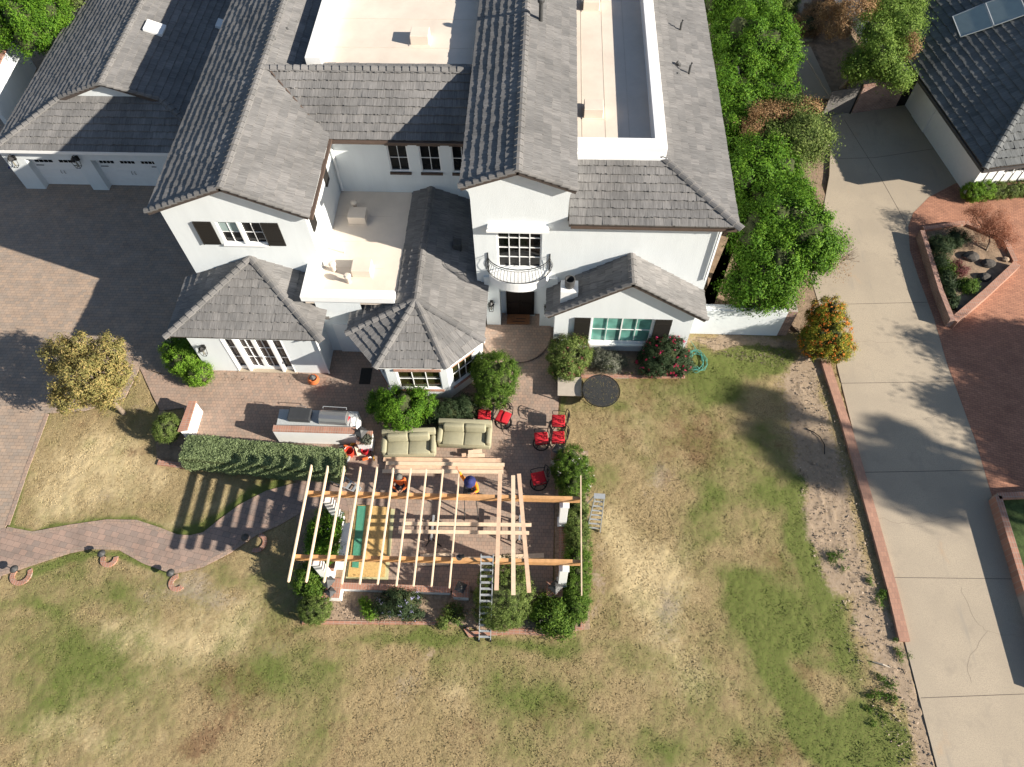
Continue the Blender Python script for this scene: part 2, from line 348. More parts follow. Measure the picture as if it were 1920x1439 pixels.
# lawn character painted as patches: (survey x, y, rx, ry, strength)
GREEN = [(190,1110,105,42,.75),(110,1190,80,45,.55),(160,1265,95,50,.5),(60,1290,60,60,.3),(560,1270,120,55,.45),(620,1235,60,25,.3),(1010,1300,150,60,.45),
 (1100,1370,90,40,.35),(700,1200,95,16,.7),(820,1200,60,20,.9),(1000,1212,130,16,.8),(870,1235,70,20,.6),(1390,1150,45,55,.95),(1385,690,85,50,.8),(1455,670,38,42,1.),
 (1340,700,60,50,.45),(1210,680,60,20,.3),(1430,900,45,60,.55),(1500,930,22,60,1.),(1490,1010,45,60,.8),(1540,1090,40,60,.8),(1560,1400,85,55,1.1),(1500,1360,60,50,.8),(1330,930,50,60,.4),
 (1230,1230,70,40,.3),(1130,880,30,25,.35),(1500,1180,55,50,.5),(1340,740,60,20,.35),(1140,770,40,14,.4),(1180,690,30,14,.4),(1660,1400,60,50,1.),(300,1300,70,60,.25),(1300,1010,80,60,.3),
 (60,1130,50,14,.6),(440,1080,80,18,.4),(530,1140,40,30,.3),(1370,640,90,14,.4),(420,870,60,20,.3),(1240,1390,90,40,.3)]
BROWN = [(400,1360,120,55,.6),(455,1280,110,60,.5),(500,1190,50,22,.35),(350,1410,60,35,.7),(1240,705,85,22,.85),(1290,820,55,45,.65),(1200,755,60,35,.5),(1320,860,45,35,.55),(1180,805,40,30,.35),
 (80,1240,60,22,.45),(20,1130,40,30,.4),(20,1400,50,40,.35),(1060,1310,60,20,.4),(1040,1360,110,40,.35),(1420,1410,80,30,.5),(1460,1060,60,55,.5),(1500,1260,60,60,.4),(260,905,40,25,.35),
 (440,960,40,40,.5),(500,910,40,20,.4),(1380,1090,60,35,.4),(880,1360,130,50,.3)]
PALE = [(1225,905,55,60,.8),(1265,1120,32,55,1.1),(1250,1190,45,30,.5),(330,1115,110,45,.75),(520,1210,45,35,.6),(770,1270,45,60,.7),(1120,740,35,25,.5),(1130,1030,35,60,.7),(190,925,30,22,.6),(400,1130,60,30,.5),(1480,780,60,50,.3),(360,1080,60,20,.3),(1410,1230,35,45,.6),(100,830,30,20,.3),(880,1290,60,30,.3)]
BRIGHT = [(330,1215,150,70,.9),(440,1140,60,50,.6),(190,850,80,60,.9),(90,940,50,50,.8),(250,900,90,60,.5),(400,920,60,50,.5),(90,1060,60,20,.5),(840,1290,60,50,.4),(1220,1060,60,70,.8),(1230,1150,80,110,.5),(1180,840,60,60,.5),(1150,960,40,60,.4),(1300,1290,90,60,.4),(850,1370,200,50,.1),(300,980,60,14,.5),(110,1330,70,50,.5),(230,1380,80,40,.5),(1400,760,40,30,.2),(60,1420,60,30,.4)]
DIRT = [(1370,637,95,14,1.2),(1115,1090,22,45,.8),(1510,690,26,30,1.2),(1500,740,40,40,1.),(1480,640,40,16,.8),(1110,1150,14,20,.5),(480,1005,20,8,.5),(250,765,30,18,.6),(800,1230,18,24,.7),(690,1230,30,8,.3)]
GSTROKE = [([(88,775),(50,880),(12,985)],7,.9),([(12,992),(60,998),(130,986),(200,976),(255,977),(300,992)],8,1.),([(330,1005),(410,975),(470,935),(520,915)],12,.9),([(60,1072),(130,1045),(180,1035),(220,1038)],9,.7),
 ([(230,1040),(280,1060),(330,1082)],8,.9),([(1390,1090),(1420,1190),(1470,1290),(1530,1380),(1580,1439)],30,1.),([(1500,1000),(1560,1120),(1600,1260),(1650,1439)],26,.55),([(1040,700),(1060,740),(1052,790),(1060,830)],8,.6),
 ([(1440,1100),(1500,1160),(1560,1230)],40,.4),([(560,1180),(600,1175)],8,.4)]
DSTROKE = [([(1515,700),(1530,800),(1560,930),(1590,1050),(1630,1150),(1665,1220),(1700,1300),(1735,1400),(1745,1439)],30,1.25),([(1480,780),(1520,900),(1545,990),(1580,1100)],30,.8),([(1620,1180),(1650,1290)],24,.5)]
def mask(x, y):
    """x,y world -> (N,4) green, brown, dirt, bright and (N) pale"""
    P = np.stack([x, y, np.zeros_like(x)], 1)
    S = proj(P)
    wx = (fbm(x, y, 1.6, 3)-.5)*70; wy = (fbm(x, y, 1.6, 57)-.5)*55
    X = S[:, 0]+wx; Y = S[:, 1]+wy
    def blobs(L):
        a = np.zeros(len(x))
        for (cx, cy, rx, ry, s) in L:
            d = ((X-cx)/rx)**2+((Y-cy)/ry)**2; a += s*np.exp(-d*1.1)
        return a
    def strokes(L, k=.35):
        a = np.zeros(len(x)); X2 = S[:, 0]+wx*k; Y2 = S[:, 1]+wy*k
        for pts, r, s in L:
            best = np.full(len(x), 1e9)
            for (ax, ay), (bx, by) in zip(pts, pts[1:]):
                t = np.clip(((X2-ax)*(bx-ax)+(Y2-ay)*(by-ay))/((bx-ax)**2+(by-ay)**2), 0, 1)
                best = np.minimum(best, (X2-ax-t*(bx-ax))**2+(Y2-ay-t*(by-ay))**2)
            a += s*np.exp(-best/(r*r)*1.1)
        return a
    f = fbm(x, y, 2.4, 91)-.5
    g = blobs(GREEN)*.9+strokes(GSTROKE)+f*1.0+(fbm(x, y, .8, 44)-.5)*.8+.33; b = blobs(BROWN)*1.0+(fbm(x, y, 2.2, 31)-.5)*1.3+(fbm(x, y, .6, 33)-.5)*.7+.16
    d = blobs(DIRT)+strokes(DSTROKE, .8); br = blobs(BRIGHT)+(fbm(x, y, 1.2, 66)-.5)*1.1; pl = blobs(PALE)*.75+(fbm(x, y, 1.0, 68)-.5)*.5
    g = g*np.clip(1.15-d*.8, 0, 1)+np.where(d > .45, np.clip((fbm(x, y, .8, 77)-.5)*7, 0, 1)*np.clip((S[:, 1]-820)/250, .15, 1.1), 0)
    c = lambda a: np.clip(a, 0, 1)
    return np.stack([c(g), c(b), c(d), c(br)], 1), c(pl)

# polygons of paved areas in survey coordinates
P_DRIVE = [(-420,180),(700,180),(700,560),(420,700),(396,697),(330,708),(262,690),(235,745),(160,770),(88,775),(50,880),(12,985),(0,1005),(0,1085),(-60,1110),(-420,1160)]
P_PATH = [(8,990),(60,999),(130,986),(200,976),(255,977),(300,992),(330,1004),(352,1006),(380,1000),(410,977),(450,948),(500,922),(570,903),(660,893),(660,960),(600,950),(560,962),(520,985),(480,1002),(430,1036),(380,1062),(330,1074),(305,1068),(270,1055),(225,1030),(170,1028),(130,1036),(80,1052),(30,1069),(-8,1082),(-8,1000)]
P_PATIO = [(262,690),(300,702),(398,700),(600,640),(900,560),(1040,560),(1046,640),(1040,675),(1052,705),(1046,780),(1042,860),(1040,925),(1036,1112),(640,1104),(655,960),(640,905),(560,905),(470,870),(345,868),(350,800),(345,765),(300,770),(285,740)]
P_CONC = [(1480,-60),(1600,-60),(1660,100),(1560,215),(1555,330),(1520,520),(1568,680),(1697,1205),(1757,1439),(1840,1700),(2150,1700),(1950,1180),(1905,1085),(1880,1000),(1830,830),(1775,680),(1752,600),(1722,520),(1706,470),(1703,425),(1712,400),(1742,370),(1790,345),(1830,335),(1780,150),(1760,90),(1700,-60)]
P_PLAZA = [(1703,425),(1712,400),(1742,370),(1790,345),(1830,335),(1960,320),(2300,320),(2300,1200),(1950,1180),(1905,1085),(1880,1000),(1830,830),(1775,680),(1752,600),(1722,520),(1706,470)]
P_BED1 = [(562,1085),(600,1112),(640,1105),(862,1112),(1040,1112),(1040,925),(1045,860),(1103,845),(1106,1180),(1000,1192),(900,1180),(830,1168),(565,1168)]
P_BED2 = [(1040,660),(1045,704),(1283,709),(1290,640),(1100,620)]
P_BED3 = [(295,868),(345,872),(655,905),(655,800),(345,790),(300,765),(290,800)]
P_BEDL = [(555,960),(660,930),(655,1100),(600,1110),(560,1100)]
P_SIDE = [(1330,420),(1325,610),(1300,600),(1480,605),(1535,660),(1560,650),(1560,400),(1480,180),(1470,-80),(1320,-80)]
PAVED = [P_DRIVE, P_PATH, P_PATIO, P_CONC, P_PLAZA]
WP = {id(p): [(v.x, v.y) for v in W(p)] for p in PAVED+[P_BED1, P_BED2, P_BED3, P_BEDL, P_SIDE]}

def lawnmat():
    m, N, L, B = newmat('lawn')
    a = N.new('ShaderNodeAttribute'); a.attribute_name = 'patch'; p = N.new('ShaderNodeAttribute'); p.attribute_name = 'pale'
    sp = N.new('ShaderNodeSeparateColor'); L.new(a.outputs['Color'], sp.inputs[0])
    tc = N.new('ShaderNodeTexCoord')
    def noise(s, d=4, r=.6):
        n = N.new('ShaderNodeTexNoise'); n.inputs['Scale'].default_value = s; n.inputs['Detail'].default_value = d; n.inputs['Roughness'].default_value = r
        L.new(tc.outputs['Object'], n.inputs[0]); return n.outputs[0]
    n1, n2, n3 = noise(9), noise(26), noise(4.2, 5)
    def mix(fac, c1, c2):
        x = N.new('ShaderNodeMix'); x.data_type = 'RGBA'
        for s, v in ((x.inputs[6], c1), (x.inputs[7], c2)):
            if isinstance(v, tuple): s.default_value = (*v, 1)
            else: L.new(v, s)
        L.new(fac, x.inputs[0]); return x.outputs[2]
    def ramp(v, nz, lo, hi, amp=1.0):   # v + (nz-.5)*amp -> 0..1
        k = N.new('ShaderNodeMath'); k.operation = 'MULTIPLY_ADD'; k.inputs[1].default_value = amp; k.inputs[2].default_value = -.5*amp; L.new(nz, k.inputs[0])
        s = N.new('ShaderNodeMath'); s.operation = 'ADD'; L.new(v, s.inputs[0]); L.new(k.outputs[0], s.inputs[1])
        r = N.new('ShaderNodeMapRange'); r.interpolation_type = 'SMOOTHSTEP'; r.inputs[1].default_value = lo; r.inputs[2].default_value = hi; L.new(s.outputs[0], r.inputs[0]); return r.outputs[0]
    half = N.new('ShaderNodeValue'); half.outputs[0].default_value = .5
    straw = mix(ramp(half.outputs[0], n2, .2, .8, 1.6), (.225, .168, .088), (.375, .288, .155))
    straw = mix(ramp(a.outputs['Alpha'], n1, .2, .9, .8), straw, (.49, .39, .225))
    pale = mix(n2, (.23, .185, .135), (.42, .345, .26)); c = mix(ramp(p.outputs['Fac'], n1, .35, .95, .9), straw, pale)
    brown = mix(n2, (.13, .08, .045), (.28, .18, .10)); c = mix(ramp(sp.outputs['Green'], n1, .3, 1.0, 1.1), c, brown)
    green = mix(n2, (.07, .092, .02), (.145, .190, .045)); c = mix(ramp(sp.outputs['Red'], n2, .15, 1.25, 1.1), c, green)
    dirt = mix(n1, mix(n3, (.15, .105, .065), (.34, .25, .17)), (.41, .32, .235)); c = mix(ramp(sp.outputs['Blue'], n1, .35, 1.0, 1.3), c, dirt)
    L.new(c, B.inputs['Base Color']); B.inputs['Roughness'].default_value = .95; B.inputs['Specular IOR Level'].default_value = .1
    b = N.new('ShaderNodeBump'); b.inputs['Strength'].default_value = .6; b.inputs['Distance'].default_value = .02; L.new(n2, b.inputs['Height']); L.new(b.outputs[0], B.inputs['Normal'])
    return m
M['lawn'] = lawnmat()
def npmesh(name, V, F, k, material, parent=None):
    me = bpy.data.meshes.new(name); nf = len(F)
    me.vertices.add(len(V)); me.vertices.foreach_set('co', np.ascontiguousarray(V, np.float32).ravel())
    me.loops.add(nf*k); me.loops.foreach_set('vertex_index', np.ascontiguousarray(F, np.int32).ravel())
    me.polygons.add(nf); me.polygons.foreach_set('loop_start', np.arange(0, nf*k, k, dtype=np.int32)); me.update(calc_edges=True)
    return link(name, me, material, parent)
def setmask(o, x, y, rep=1):
    mk, pl = mask(x, y)
    if rep > 1: mk = np.repeat(mk, rep, 0); pl = np.repeat(pl, rep)
    a = o.data.attributes.new('patch', 'FLOAT_COLOR', 'POINT'); a.data.foreach_set('color', mk.astype(np.float32).ravel())
    b = o.data.attributes.new('pale', 'FLOAT', 'POINT'); b.data.foreach_set('value', pl.astype(np.float32))
# fine lawn sheet with real unevenness, where the lawn is seen
STEP = .06
gx = np.arange(-23.5, 15.2, STEP); gy = np.arange(1.0, 20.3, STEP); nx, ny = len(gx), len(gy)
X, Y = np.meshgrid(gx, gy, indexing='ij'); x = X.ravel(); y = Y.ravel()
inside = np.zeros(len(x), bool)
for p in PAVED: inside |= inpoly(x, y, WP[id(p)])
mk, pl = mask(x, y)
rough = (rng.random(len(x))*.3+vnoise(x, y, .14, 5)*.45+vnoise(x, y, .3, 8)*.4-.55)
z = -.03+rough*.042*(1-.45*mk[:, 2])+(fbm(x, y, 1.4, 12)-.5)*.03+mk[:, 0]*.01+(vnoise(x, y, .35, 61) > .8)*mk[:, 2]*.02
z = np.where(inside, -.09, np.minimum(z, .03))
V = np.stack([x, y, z], 1); i = np.arange(nx-1)[:, None]*ny+np.arange(ny-1)[None, :]; i = i.ravel()
F = np.stack([i, i+ny, i+ny+1, i+1], 1)
lawn = npmesh('lawn', V, F, 4, M['lawn']); setmask(lawn, x, y); lawn['kind'] = 'structure'
lawn.data.polygons.foreach_set('use_smooth', [True]*len(F))
# grass tufts
def grass_tufts(n):
    gx_ = rng.uniform(-23, 15, n); gy_ = rng.uniform(1.0, 20.0, n)
    ok = np.ones(n, bool)
    for p in PAVED+[P_BED1, P_BED2, P_BED3, P_BEDL]: ok &= ~inpoly(gx_, gy_, WP[id(p)])
    gx_, gy_ = gx_[ok], gy_[ok]; mk, pl = mask(gx_, gy_)
    keep = rng.random(len(gx_)) > mk[:, 2]*1.0; keep &= rng.random(len(gx_)) < (.55+.45*mk[:, 0]); gx_, gy_ = gx_[keep], gy_[keep]; mk = mk[keep]; n = len(gx_)
    th = rng.uniform(0, 6.283, n); h = rng.uniform(.006, .028, n)*(1+.3*mk[:, 0]); wd = rng.uniform(.012, .028, n); lean = rng.uniform(-.075, .075, (n, 2))
    c, s = np.cos(th)*wd, np.sin(th)*wd
    A = np.stack([gx_-c, gy_-s, np.full(n, -.035)], 1); B = np.stack([gx_+c, gy_+s, np.full(n, -.035)], 1); C = np.stack([gx_+lean[:, 0], gy_+lean[:, 1], h-.02], 1)
    V = np.stack([A, B, C], 1).reshape(-1, 3); F = np.arange(3*n).reshape(n, 3)
    o = npmesh('grass', V, F, 3, M['lawn']); setmask(o, gx_, gy_, 3); o['kind'] = 'stuff'; o['label'] = 'short patchy dry grass of the lawn'; return o
grass_tufts(300000)
# far ground round the plot
far = MB(); far.b2((-260, -260, -.30), (260, 300, -.13)); f = far.build('ground', M['soil']); f['kind'] = 'structure'
# paved sheets
def sheet(name, pts, z, material, world=None, z0=-.12):
    mb = MB(); mb.prism(world or [(v.x, v.y) for v in W(pts)], z0, z); o = mb.build(name, material); o['kind'] = 'structure'; return o
sheet('side_yard_soil', P_SIDE, -.012, M['soil'])
sheet('driveway_pavers', P_DRIVE, .004, M['pave_drive']); sheet('garden_path', P_PATH, .010, M['pave_path'])
sheet('patio', P_PATIO, .016, M['pave_patio']); conc = sheet('concrete_driveway', P_CONC, .005, M['concrete']); sheet('brick_plaza', P_PLAZA, .012, M['brick_plaza'])
sheet('planting_bed', P_BED1, .000, M['gravel']); sheet('window_bed', P_BED2, -.004, M['soil']); sheet('hedge_bed', P_BED3, .0, M['soil']); sheet('pergola_bed', P_BEDL, .008, M['soil'])
# driveway joints and cracks
mb = MB()
for a, b in (((1572,571),(1742,567)),((1578,719),(1788,716)),((1620,886),(1842,882)),((1669,1083),(1905,1086)),((1727,1309),(1990,1299)),((1583,225),(1652,335)),((1652,335),(1701,423)),((1572,298),(1640,296)),((1640,296),(1780,275))):
    mb.bar(at(*a, .006), at(*b, .006), .022, .004)
mb.build('driveway_joint', M['joint'], conc)
mb = MB(); rc = random.Random(2)
for pts in ([(1800,1100),(1825,1160),(1850,1185),(1920,1195)],[(1640,968),(1680,980),(1710,982),(1760,975),(1800,968)],[(1690,790),(1740,785),(1770,778)],[(1600,640),(1680,642),(1760,638)],[(1850,1185),(1815,1240),(1820,1290)]):
    fine = []
    for a, b in zip(pts, pts[1:]):
        for k in range(5): fine.append((a[0]+(b[0]-a[0])*k/5+rc.uniform(-3, 3), a[1]+(b[1]-a[1])*k/5+rc.uniform(-2.5, 2.5)))
    for a, b in zip(fine, fine[1:]): mb.bar(at(*a, .006), at(*b, .006), .007, .003)
mb.build('driveway_crack', M['crack'], conc)
# brick edging strips
def strip(name, pts, width, z0, z1, material, label, cat='edging', kind=None):
    w2 = [at(x, y) for x, y in pts]; L_, R_ = [], []
    for i, p in enumerate(w2):
        t = (w2[min(i+1, len(w2)-1)]-w2[max(i-1, 0)]).normalized(); n = Vector((-t.y, t.x, 0)); L_.append(p+n*width/2); R_.append(p-n*width/2)
    mb = MB()
    for i in range(len(w2)-1): mb.prism([L_[i], R_[i], R_[i+1], L_[i+1]], z0, z1)
    o = mb.build(name, material)
    if kind: o['kind'] = kind
    else: tag(o, label, cat)
    return o
strip('brick_kerb', [(1546,680),(1585,800),(1623,930),(1648,1020),(1672,1110),(1694,1204)], .38, -.1, .13, M['brick_kerb'], 'long low brick kerb between the bare dirt strip and the concrete driveway', 'kerb')
strip('lawn_edging', [(567,1168),(700,1168),(830,1169)], .12, -.1, .04, M['brick_y'], 'thin straight row of bricks edging the gravel bed left of the long ladder')
strip('lawn_edging', [(874,1178),(880,1190),(935,1186),(970,1184),(1022,1187)], .2, -.1, .035, M['brick_y'], 'curved brick soldier course in front of the ladder foot')
strip('lawn_edging', [(1045,706),(1160,707),(1284,707)], .16, -.1, .05, M['brick_y'], 'brick edging under the flowering shrubs by the wide window')
strip('lawn_edging', [(297,868),(345,874),(360,877)], .22, -.1, .06, M['brick_y'], 'short brick edging at the left foot of the long hedge')
strip('lawn_edging', [(1078,1179),(1091,1179),(1093,1158)], .14, -.1, .05, M['brick_y'], 'brick corner of the bed at the lower right of the pergola')
for nm_, pts in (('path_border', [(12,992),(60,1001),(130,988),(200,978),(255,979),(300,994),(330,1006),(355,1008),(382,1002),(411,979),(450,950),(500,924),(560,908)]), ('path_border', [(-8,1080),(30,1067),(80,1050),(130,1034),(170,1026),(225,1028),(270,1053),(305,1066),(330,1072),(380,1060),(430,1034),(480,1000),(520,983),(560,960)]), ('driveway_border', [(88,777),(50,880),(14,985)])):
    strip(nm_, pts, .17, -.05, .015, M['pave_patio'], '', kind='structure')
for (px, py, r, a0, a1, lb) in ((205,1048,.34,160,380,'round brick ring under the second path light from the left'),(333,1093,.34,100,330,'broken brick ring under the third path light'),(40,1078,.42,150,400,'brick ring of the path light at the left frame edge'),(482,1018,.40,250,450,'shaded brick ring of the path light below the hedge shadow')):
    c = at(px, py); mb = MB(); K = 16
    for k in range(K):
        A, B = rad(a0+(a1-a0)*k/K), rad(a0+(a1-a0)*(k+.9)/K); q = lambda R, t: (c.x+R*math.cos(t), c.y+R*math.sin(t))
        mb.prism([q(r, A), q(r, B), q(r-.17, B), q(r-.17, A)], -.05, .03)
    tag(mb.build('brick_ring', M['brick']), lb, 'edging', 'brick rings round the path lights')

# ================================================================== ROOFS AND WALLS
def clip(poly, A, B):    # keep left of A->B (2D)
    out = []; n = len(poly); ex, ey = B[0]-A[0], B[1]-A[1]
    s = [ex*(p[1]-A[1])-ey*(p[0]-A[0]) for p in poly]
    for i in range(n):
        j = (i+1) % n
        if s[i] >= 0: out.append(poly[i])
        if (s[i] >= 0) != (s[j] >= 0):
            t = s[i]/(s[i]-s[j]); out.append((poly[i][0]+(poly[j][0]-poly[i][0])*t, poly[i][1]+(poly[j][1]-poly[i][1])*t))
    return out
def roof(name, poly, parent, material=None, ex=.36, tw=.33, thick=.16, lift=.07, seed=1, rag=.03, holes=()):
    """poly: convex 3D outline, first edge is the eave, counter-clockwise seen from above"""
    P = [Vector(p) for p in poly]; O = P[0]; u = (P[1]-P[0]).normalized(); n = u.cross(P[2]-P[0]).normalized()
    if n.z < 0: n = -n
    v = n.cross(u)
    q = [((p-O).dot(u), (p-O).dot(v)) for p in P]
    if sum(q[i][0]*q[(i+1) % len(q)][1]-q[(i+1) % len(q)][0]*q[i][1] for i in range(len(q))) < 0: q = q[::-1]
    r = random.Random(seed); V = []; F = []; UV = []
    vmin, vmax = min(p[1] for p in q), max(p[1] for p in q); umin, umax = min(p[0] for p in q), max(p[0] for p in q)
    row = 0; v0 = vmin
    while v0 < vmax:
        u0 = umin-tw*(r.random()); v1 = v0+ex+.03
        while u0 < umax:
            wd = tw*r.uniform(.97, 1.0); j = [r.uniform(-rag, rag*.6) for _ in range(4)]
            poly2 = [(u0, v0+j[0]), (u0+wd*.3, v0+j[0]), (u0+wd*.34, v0+j[1]), (u0+wd*.66, v0+j[2]), (u0+wd*.7, v0+j[3]), (u0+wd, v0+j[3]), (u0+wd, v1), (u0, v1)]
            for i in range(len(q)):
                poly2 = clip(poly2, q[i], q[(i+1) % len(q)])
                if len(poly2) < 3: break
            hl = lift*r.uniform(.8, 1.15); u0 += tw
            if len(poly2) < 3: continue
            if any(h[0] < poly2[0][0] < h[2] and h[1] < v0 < h[3] for h in holes): continue
            k = len(V); m_ = len(poly2)
            for p in poly2:
                hh = .006+(hl)*max(0, 1-(p[1]-v0)/ex); V.append(O+u*p[0]+v*p[1]+n*hh)
            for p in poly2: V.append(O+u*p[0]+v*p[1]-n*.01)
            F.append(list(range(k, k+m_))); UV += [(p[0], p[1]) for p in poly2]
            for i in range(m_):
                a, b = i, (i+1) % m_
                F.append([k+m_+a, k+m_+b, k+b, k+a]); UV += [(poly2[a][0], poly2[a][1]), (poly2[b][0], poly2[b][1])]*2
        v0 += ex; row += 1
    me = bpy.data.meshes.new(name); me.from_pydata(V, [], F); uv = me.uv_layers.new(name='uv'); uv.data.foreach_set('uv', np.array(UV, np.float32).ravel())
    o = link(name, me, material or M['tile'], parent)
    mb = MB(); mb.slab([p-n*.005 for p in P], -n*thick); mb.build('roof_deck', M['deck'], o)
    return o
def caps(name, runs, parent, material=None, w=.17, step=.33):
    """overlapping ridge tiles; runs: list of (low, high[, width])"""
    V = []; F = []; UV = []; r = random.Random(len(runs)*7+int(runs[0][0][0]*10))
    for run in runs:
        a, b = Vector(run[0]), Vector(run[1]); ww = run[2] if len(run) > 2 else w; d = b-a; L_ = d.length; t = d/L_
        x = Vector((0, 0, 1)).cross(t).normalized(); up = t.cross(x); k = max(1, round(L_/step)); s = L_/k
        for i in range(k):
            p0 = a+t*(i*s-.02)+up*r.uniform(.0, .012); p1 = a+t*((i+1)*s+.03); h0, h1 = .115, .07; wj = ww*r.uniform(.96, 1.04); kk = len(V)
            for p, h in ((p0, h0), (p1, h1)):
                V += [p-x*wj+up*(h-.105), p-x*wj+up*(h-.06), p-x*wj*.3+up*(h+.01), p+x*wj*.3+up*(h+.01), p+x*wj+up*(h-.06), p+x*wj+up*(h-.105)]
            for e in range(5): F.append([kk+e, kk+e+1, kk+6+e+1, kk+6+e]); UV += [(e*.08, 0), (e*.08+.08, 0), (e*.08+.08, s), (e*.08, s)]
            F.append([kk+5, kk+4, kk+3, kk+2, kk+1, kk]); UV += [(0, 0)]*6
    me = bpy.data.meshes.new(name); me.from_pydata([tuple(v) for v in V], [], F); uv = me.uv_layers.new(name='uv'); uv.data.foreach_set('uv', np.array(UV, np.float32).ravel())
    return link(name, me, material or M['cap'], parent)
def wall(mb, a, b, z0, z1, holes=(), depth=.14, top=None):
    """wall face from a to b (2D); outward is to the right of a->b; holes (u0,u1,z0,z1); top: list of (u,z) for a gable"""
    a, b = Vector((a[0], a[1], 0)), Vector((b[0], b[1], 0)); u = (b-a).normalized(); L_ = (b-a).length; n = Vector((u.y, -u.x, 0))
    P = lambda s, zz, d=0: a+u*s+Vector((0, 0, zz))-n*d
    us = sorted({0, L_, *[h[0] for h in holes], *[h[1] for h in holes]}); zs = sorted({z0, z1, *[h[2] for h in holes], *[h[3] for h in holes]})
    for u0, u1 in zip(us, us[1:]):
        for c, d in zip(zs, zs[1:]):
            if any(h[0] <= u0 < h[1] and h[2] <= c < h[3] for h in holes): continue
            mb.face([P(u0, c), P(u1, c), P(u1, d), P(u0, d)])
    for h in holes:
        u0, u1, c, d = h[:4]
        mb.face([P(u0, c), P(u0, d), P(u0, d, depth), P(u0, c, depth)]); mb.face([P(u1, c), P(u1, c, depth), P(u1, d, depth), P(u1, d)])
        mb.face([P(u0, c), P(u0, c, depth), P(u1, c, depth), P(u1, c)]); mb.face([P(u0, d), P(u1, d), P(u1, d, depth), P(u0, d, depth)])
    if top: mb.face([P(0, z1)]+[P(L_, z1)]+[P(s, zz) for s, zz in top])
def window(parent, a, b, z0, z1, cols, rows, u0, u1, depth=.12, glass='glass', fr=.05, bar=.022, name='window', splits=(), frm=None, kick=0):
    """frame mesh with bars + pane child, set in a hole of wall a->b"""
    a, b = Vector((a[0], a[1], 0)), Vector((b[0], b[1], 0)); u = (b-a).normalized(); n = Vector((u.y, -u.x, 0)); R = Matrix((u, -n, Vector((0, 0, 1)))).transposed()
    P = lambda s, zz, d=0: a+u*s+Vector((0, 0, zz))-n*d
    mb = MB(); d0 = depth-.05
    bx = lambda s0, s1, c, d, dd=d0, th=.07: mb.box(P((s0+s1)/2, (c+d)/2, dd), (s1-s0, th, d-c), R)
    bx(u0, u0+fr, z0, z1); bx(u1-fr, u1, z0, z1); bx(u0+fr, u1-fr, z0, z0+fr+kick); bx(u0+fr, u1-fr, z1-fr, z1)
    iw = u1-u0-2*fr
    for i in range(1, cols):
        s = u0+fr+iw*i/cols; k = bar*2.2 if i in splits else bar; bx(s-k/2, s+k/2, z0+fr+kick, z1-fr, d0+.012, .04)
    for j in range(1, rows):
        s = z0+kick+fr+(z1-z0-kick-2*fr)*j/rows; bx(u0+fr, u1-fr, s-bar/2, s+bar/2, d0+.016, .03)
    o = mb.build(name, frm or M['white'], parent)
    mb = MB(); mb.box(P((u0+u1)/2, (z0+z1)/2, depth+.012), (u1-u0, .02, z1-z0), R); mb.build('pane', M[glass], o)
    return o
def boxpart(name, a, b, material, parent, bev=0):
    mb = MB(); mb.b2(a, b, bev); return mb.build(name, material, parent)
def lantern(parent_name, p, label, facing=(0, -1), s=1.0):
    """wall lantern: bracket, cage, cap"""
    f = Vector((facing[0], facing[1], 0)); t = empty(parent_name, p, 0, label, 'wall lamp', 'black wall lanterns')
    mb = MB(); mb.box(Vector((0, 0, .05))+f*.02, (.12, .12, .22)).tube([f*.04+Vector((0, 0, .1)), f*.12+Vector((0, 0, .3)), f*.22+Vector((0, 0, .28))], .012, 6); mb.build('bracket', M['black'], t)
    c = f*.22; mb = MB()
    for sx in (-1, 1):
        for sy in (-1, 1): mb.bar(c+Vector((sx*.12, sy*.12, .14)), c+Vector((sx*.08, sy*.08, -.26)), .018, .018)
    for z_, r_ in ((.14, .12), (-.26, .08)):
        for A, B in (((-1, -1), (1, -1)), ((1, -1), (1, 1)), ((1, 1), (-1, 1)), ((-1, 1), (-1, -1))): mb.bar(c+Vector((A[0]*r_, A[1]*r_, z_)), c+Vector((B[0]*r_, B[1]*r_, z_)), .018, .018)
    mb.build('cage', M['black'], t)
    MB().lathe([(.16, .14), (.11, .22), (.03, .29), (.03, .32)], c, 4).build('cap', M['black'], t)
    MB().lathe([(.03, -.24), (.04, -.15), (.035, -.02), (.02, .02)], c, 10).build('bulb', M['lamp_glass'], t)
    if s != 1: t.scale = (s, s, s)
    return t

house = empty('house', (0, 24, 0), 0, 'large white stucco two storey house with grey tiled gables and cream flat roofs', 'house')
H0 = empty('tmp'); bpy.data.objects.remove(H0)
house.location = (0, 0, 0)
BACK = 46
MX1_ = 7.0
# ---- west wing
WX0, WX1, WY, RX, RZ = -14.95, -9.28, 20.2, -12.0, 8.64
shL = aty(361.2, 415.6, WY); winz1 = shL.z; winz0 = aty(383, 456, WY).z
ux = lambda px, py, y: aty(px, py, y).x
mb = MB()
h_w = (ux(399, 415.6, WY)-WX0+.06, ux(486, 417, WY)-WX0, winz0, winz1)
wall(mb, (WX0, WY), (WX1, WY), 0, 7.05, [h_w], .14, [(WX1-WX0, 7.18), (RX-WX0, 8.58), (0, 7.36)])
wall(mb, (WX0, BACK), (WX0, WY), 0, 7.3); wall(mb, (WX1, WY), (WX1, 25), 0, 7.25)
mb.build('wing_wall', M['stucco'], house)
wm = (h_w[0]+h_w[1])/2
window(house, (WX0, WY), (WX1, WY), winz0, winz1, 2, 2, h_w[0], wm-.05); window(house, (WX0, WY), (WX1, WY), winz0, winz1, 2, 2, wm+.05, h_w[1])
boxpart('window_blind', (WX0+h_w[0]+.07, WY+.085, (winz0+winz1)/2+.03), (WX0+wm-.12, WY+.118, winz1-.07), M['blind'], house)
